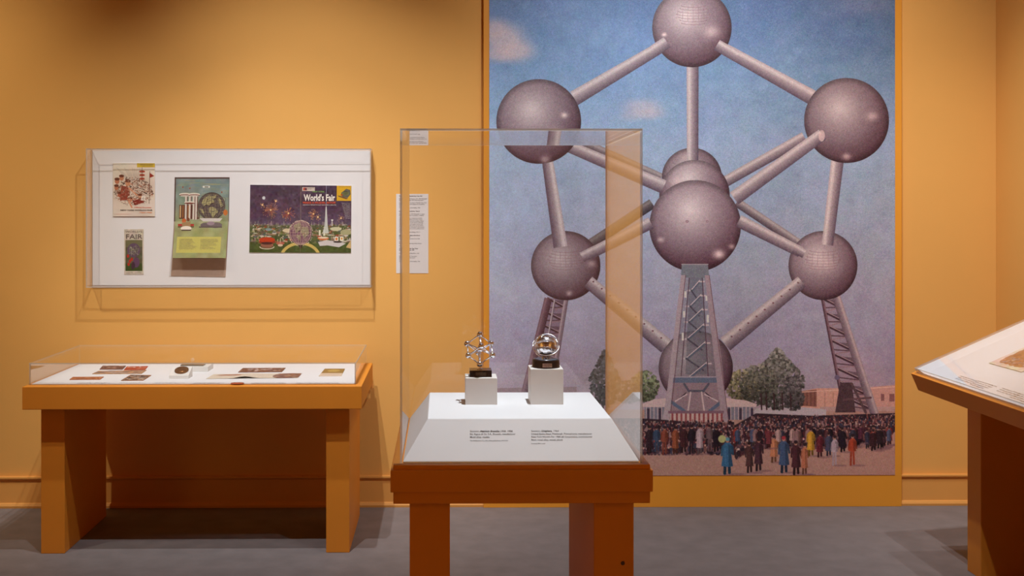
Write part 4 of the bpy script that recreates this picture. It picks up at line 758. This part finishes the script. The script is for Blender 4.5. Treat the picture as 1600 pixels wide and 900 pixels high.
def patch(lon, lat, a, b, seed):
    r_ = random.Random(seed); ph0, th0 = math.radians(lon), math.radians(lat); V = []; n = 26
    dirs = lambda la, lo: Vector((math.cos(la) * math.cos(lo), math.cos(la) * math.sin(lo), math.sin(la)))
    k = [r_.uniform(.7, 1.25) for _ in range(n)]; k = [(k[i] + k[i - 1]) / 2 for i in range(n)]
    for rr, f in ((gr * 1.004, 1), (gr * 1.05, 1), (gr * 1.05, .5)):
        for j in range(n): t_ = 2 * math.pi * j / n; V.append(gc + rr * dirs(th0 + math.radians(b) * math.sin(t_) * k[j] * f, ph0 + math.radians(a) * math.cos(t_) * k[j] * f / math.cos(th0)))
    V.append(gc + gr * 1.05 * dirs(th0, ph0)); Fc = []
    for i in range(2):
        for j in range(n): Fc.append((i * n + j, i * n + (j + 1) % n, (i + 1) * n + (j + 1) % n, (i + 1) * n + j))
    for j in range(n): Fc.append((2 * n + j, 2 * n + (j + 1) % n, 3 * n))
    return V, Fc
for i, (lo, la, a, b) in enumerate(((-125, 25, 24, 16), (-100, -28, 12, 20), (-60, 30, 16, 20), (-50, -8, 15, 22), (-20, 42, 26, 14), (10, 10, 18, 20), (60, 35, 30, 22), (110, -20, 16, 22), (170, 20, 22, 18), (-80, -70, 24, 10))): obj('continent', *patch(lo, la, a, b, i), M_chrome2, s2_, smooth=False)
for k_ in range(-2, 3):
    la = math.radians(k_ * 28); obj('parallel_band', *ring(gc + Vector((0, 0, gr * math.sin(la))), gr * math.cos(la) * 1.012, .0004, Matrix.Identity(3), 48, 6), M_chrome2, s2_, smooth=True)
for k_ in range(6): obj('meridian_band', *ring(gc, gr * 1.012, .0004, Matrix.Rotation(math.radians(30 * k_ + 12), 3, 'Z') @ Matrix.Rotation(math.pi / 2, 3, 'X'), 48, 6), M_chrome2, s2_, smooth=True)
for k_, (tx, tz_, rr) in enumerate(((40, 0, 1.19), (-34, 8, 1.17), (62, -12, 1.15))): obj('orbit_ring', *ring(gc, gr * rr, .0013, Matrix.Rotation(math.radians(tz_), 3, 'Z') @ Matrix.Rotation(math.radians(tx), 3, 'X'), 72, 6), M_chrome2, s2_, smooth=True)
zt_ = b2t + hb + .001; obj('tripod_stem', *join(*[tube((gx_ + .012 * math.cos(a), gy_ + .012 * math.sin(a), zt_), (gc.x + .005 * math.cos(a), gc.y + .005 * math.sin(a), gc.z - gr + .001), .0022, 8, .0016) for a in (math.radians(-90), math.radians(30), math.radians(150))]), M_chrome, s2_)
# ================================================================== SLOPED DESK CASE (right)
SL = math.radians(23.7); DY1 = 5.10; DY0 = 3.50; o0 = at(1423, 583.3, DY1); ux = Vector((math.cos(SL), 0, math.sin(SL))); un = Vector((-math.sin(SL), 0, math.cos(SL)))
W_ = .80; TH = .086
def S(s_, y, h): return Vector((o0.x, 0, o0.z)) + ux * s_ + un * h + Vector((0, y, 0))
def sbox(s0, s1, y0, y1, h0, h1):
    V, Fc = box(s0, s1, y0, y1, h0, h1); return [S(*v) for v in V], Fc
ds = thing('sloped_desk_case', 'orange slanted display desk with a shallow clear cover at the right edge', 'display case', (o0.x + .45, (DY0 + DY1) / 2, 0))
obj('table_rim', *bev(sbox(0, W_, DY0, DY1, -TH, 0), .003), M_case, ds)
lx0 = 2.346; lx0 = on_z(1511.5, 891, 0).x; ly1 = on_z(1511.5, 891, 0).y; lx1 = min(S(W_, 0, 0).x - .02, RX - .03)
def under(x): s_ = (x - o0.x + un.x * TH * 1) / ux.x; return o0.z + ux.z * s_ - un.z * TH
for y_ in (ly1 - .125, DY0 + .10):
    obj('leg', *bev(prism([(lx0, y_, 0), (lx1, y_, 0), (lx1, y_, under(lx1)), (lx0, y_, under(lx0))], (0, .125, 0)), .003), M_case, ds)
t = .005; g0, g1, q0_, q1_, gh = .016, W_ - .016, DY0 + .02, DY1 - .03, .026
R = lambda v: S(*v)
obj('white_deck', *bev(sbox(g0 + t + .001, g1 - t - .001, q0_ + t + .001, q1_ - t - .001, 0, .004), .001), M_white, ds)
obj('deck_bevel', *prism([S(g0 + .007, q1_ - .070, .004), S(g0 + .007, q1_ - .007, .004), S(g0 + .007, q1_ - .007, .019)], ux * (g1 - g0 - .014)), M_white, ds)
for a in ((g0, g0 + t, q0_, q1_, 0, gh - t), (g1 - t, g1, q0_, q1_, 0, gh - t), (g0 + t, g1 - t, q0_, q0_ + t, 0, gh - t), (g0 + t, g1 - t, q1_ - t, q1_, 0, gh - t), (g0, g1, q0_, q1_, gh - t, gh)): pane('acrylic_pane', ds, *a, R=R)
def desk_pt(px, py, h=.005):
    u = (px - PPX) / F; d = Vector((math.sin(YAW) + u * math.cos(YAW), math.cos(YAW) - u * math.sin(YAW), -(py - VPY) / F)); o_ = Vector((0, 0, EYE))
    tt = (S(0, 0, h) - o_).dot(un) / d.dot(un); return o_ + d * tt
# picture sheet: far-left corner seen at (1545,567), near-left corner at (1596,581)
pa, pb = desk_pt(1545.5, 567.6, .0062), desk_pt(1596.5, 581.4, .0062); dv = (pb - pa); dv = Vector((0, -1, 0)) * abs(dv.y); wv = ux * .26
c = Canvas(0, 0, 4, 5, 60, (214, 200, 184)); P = []
for i in range(60):
    a = i / 60 * 6.283; P.append((2 + 1.65 * max(-1, min(1, 1.25 * math.cos(a))) * random.uniform(.94, 1.03), 2.5 + 2.1 * max(-1, min(1, 1.25 * math.sin(a))) * random.uniform(.94, 1.03)))
c.poly(P, (158, 98, 62)); c.mottle(.05, .5)
for _ in range(160): c.ell(random.uniform(.6, 3.4), random.uniform(.6, 1.6) if random.random() < .5 else random.uniform(.6, 4.3), random.uniform(.05, .2), random.uniform(.03, .12), random.choice([(110, 90, 110), (150, 140, 150), (190, 170, 160), (120, 60, 36), (176, 110, 70)]), .7)
c.grain(.03)
tag(sheet('vintage_print', [pa, pa + dv, pa + dv + wv, pa + wv], .0018, c.material('brown_picture_print', .55), None), 'cream sheet with a ragged brown picture lying on the slanted white deck', 'print')
for (px, py, nl) in ((1500, 588, 3), (1527, 595.5, 4), (1565, 607, 3), (1590, 615, 4)):
    p = desk_pt(px, py, .0042); s_ = "\n".join(" ".join(random.choice(['Postcard', 'New York', 'Fair', '1939', 'lithograph', 'publisher', 'American', 'Corporation']) for _ in range(4)) for _ in range(nl))
    lettering('caption_lettering', s_, p, (0, -1, 0), ux, .0095, M_ink, ds, width=.125 + .008 * nl, line=1.25, bold=.01, res=1, lift=.0006)
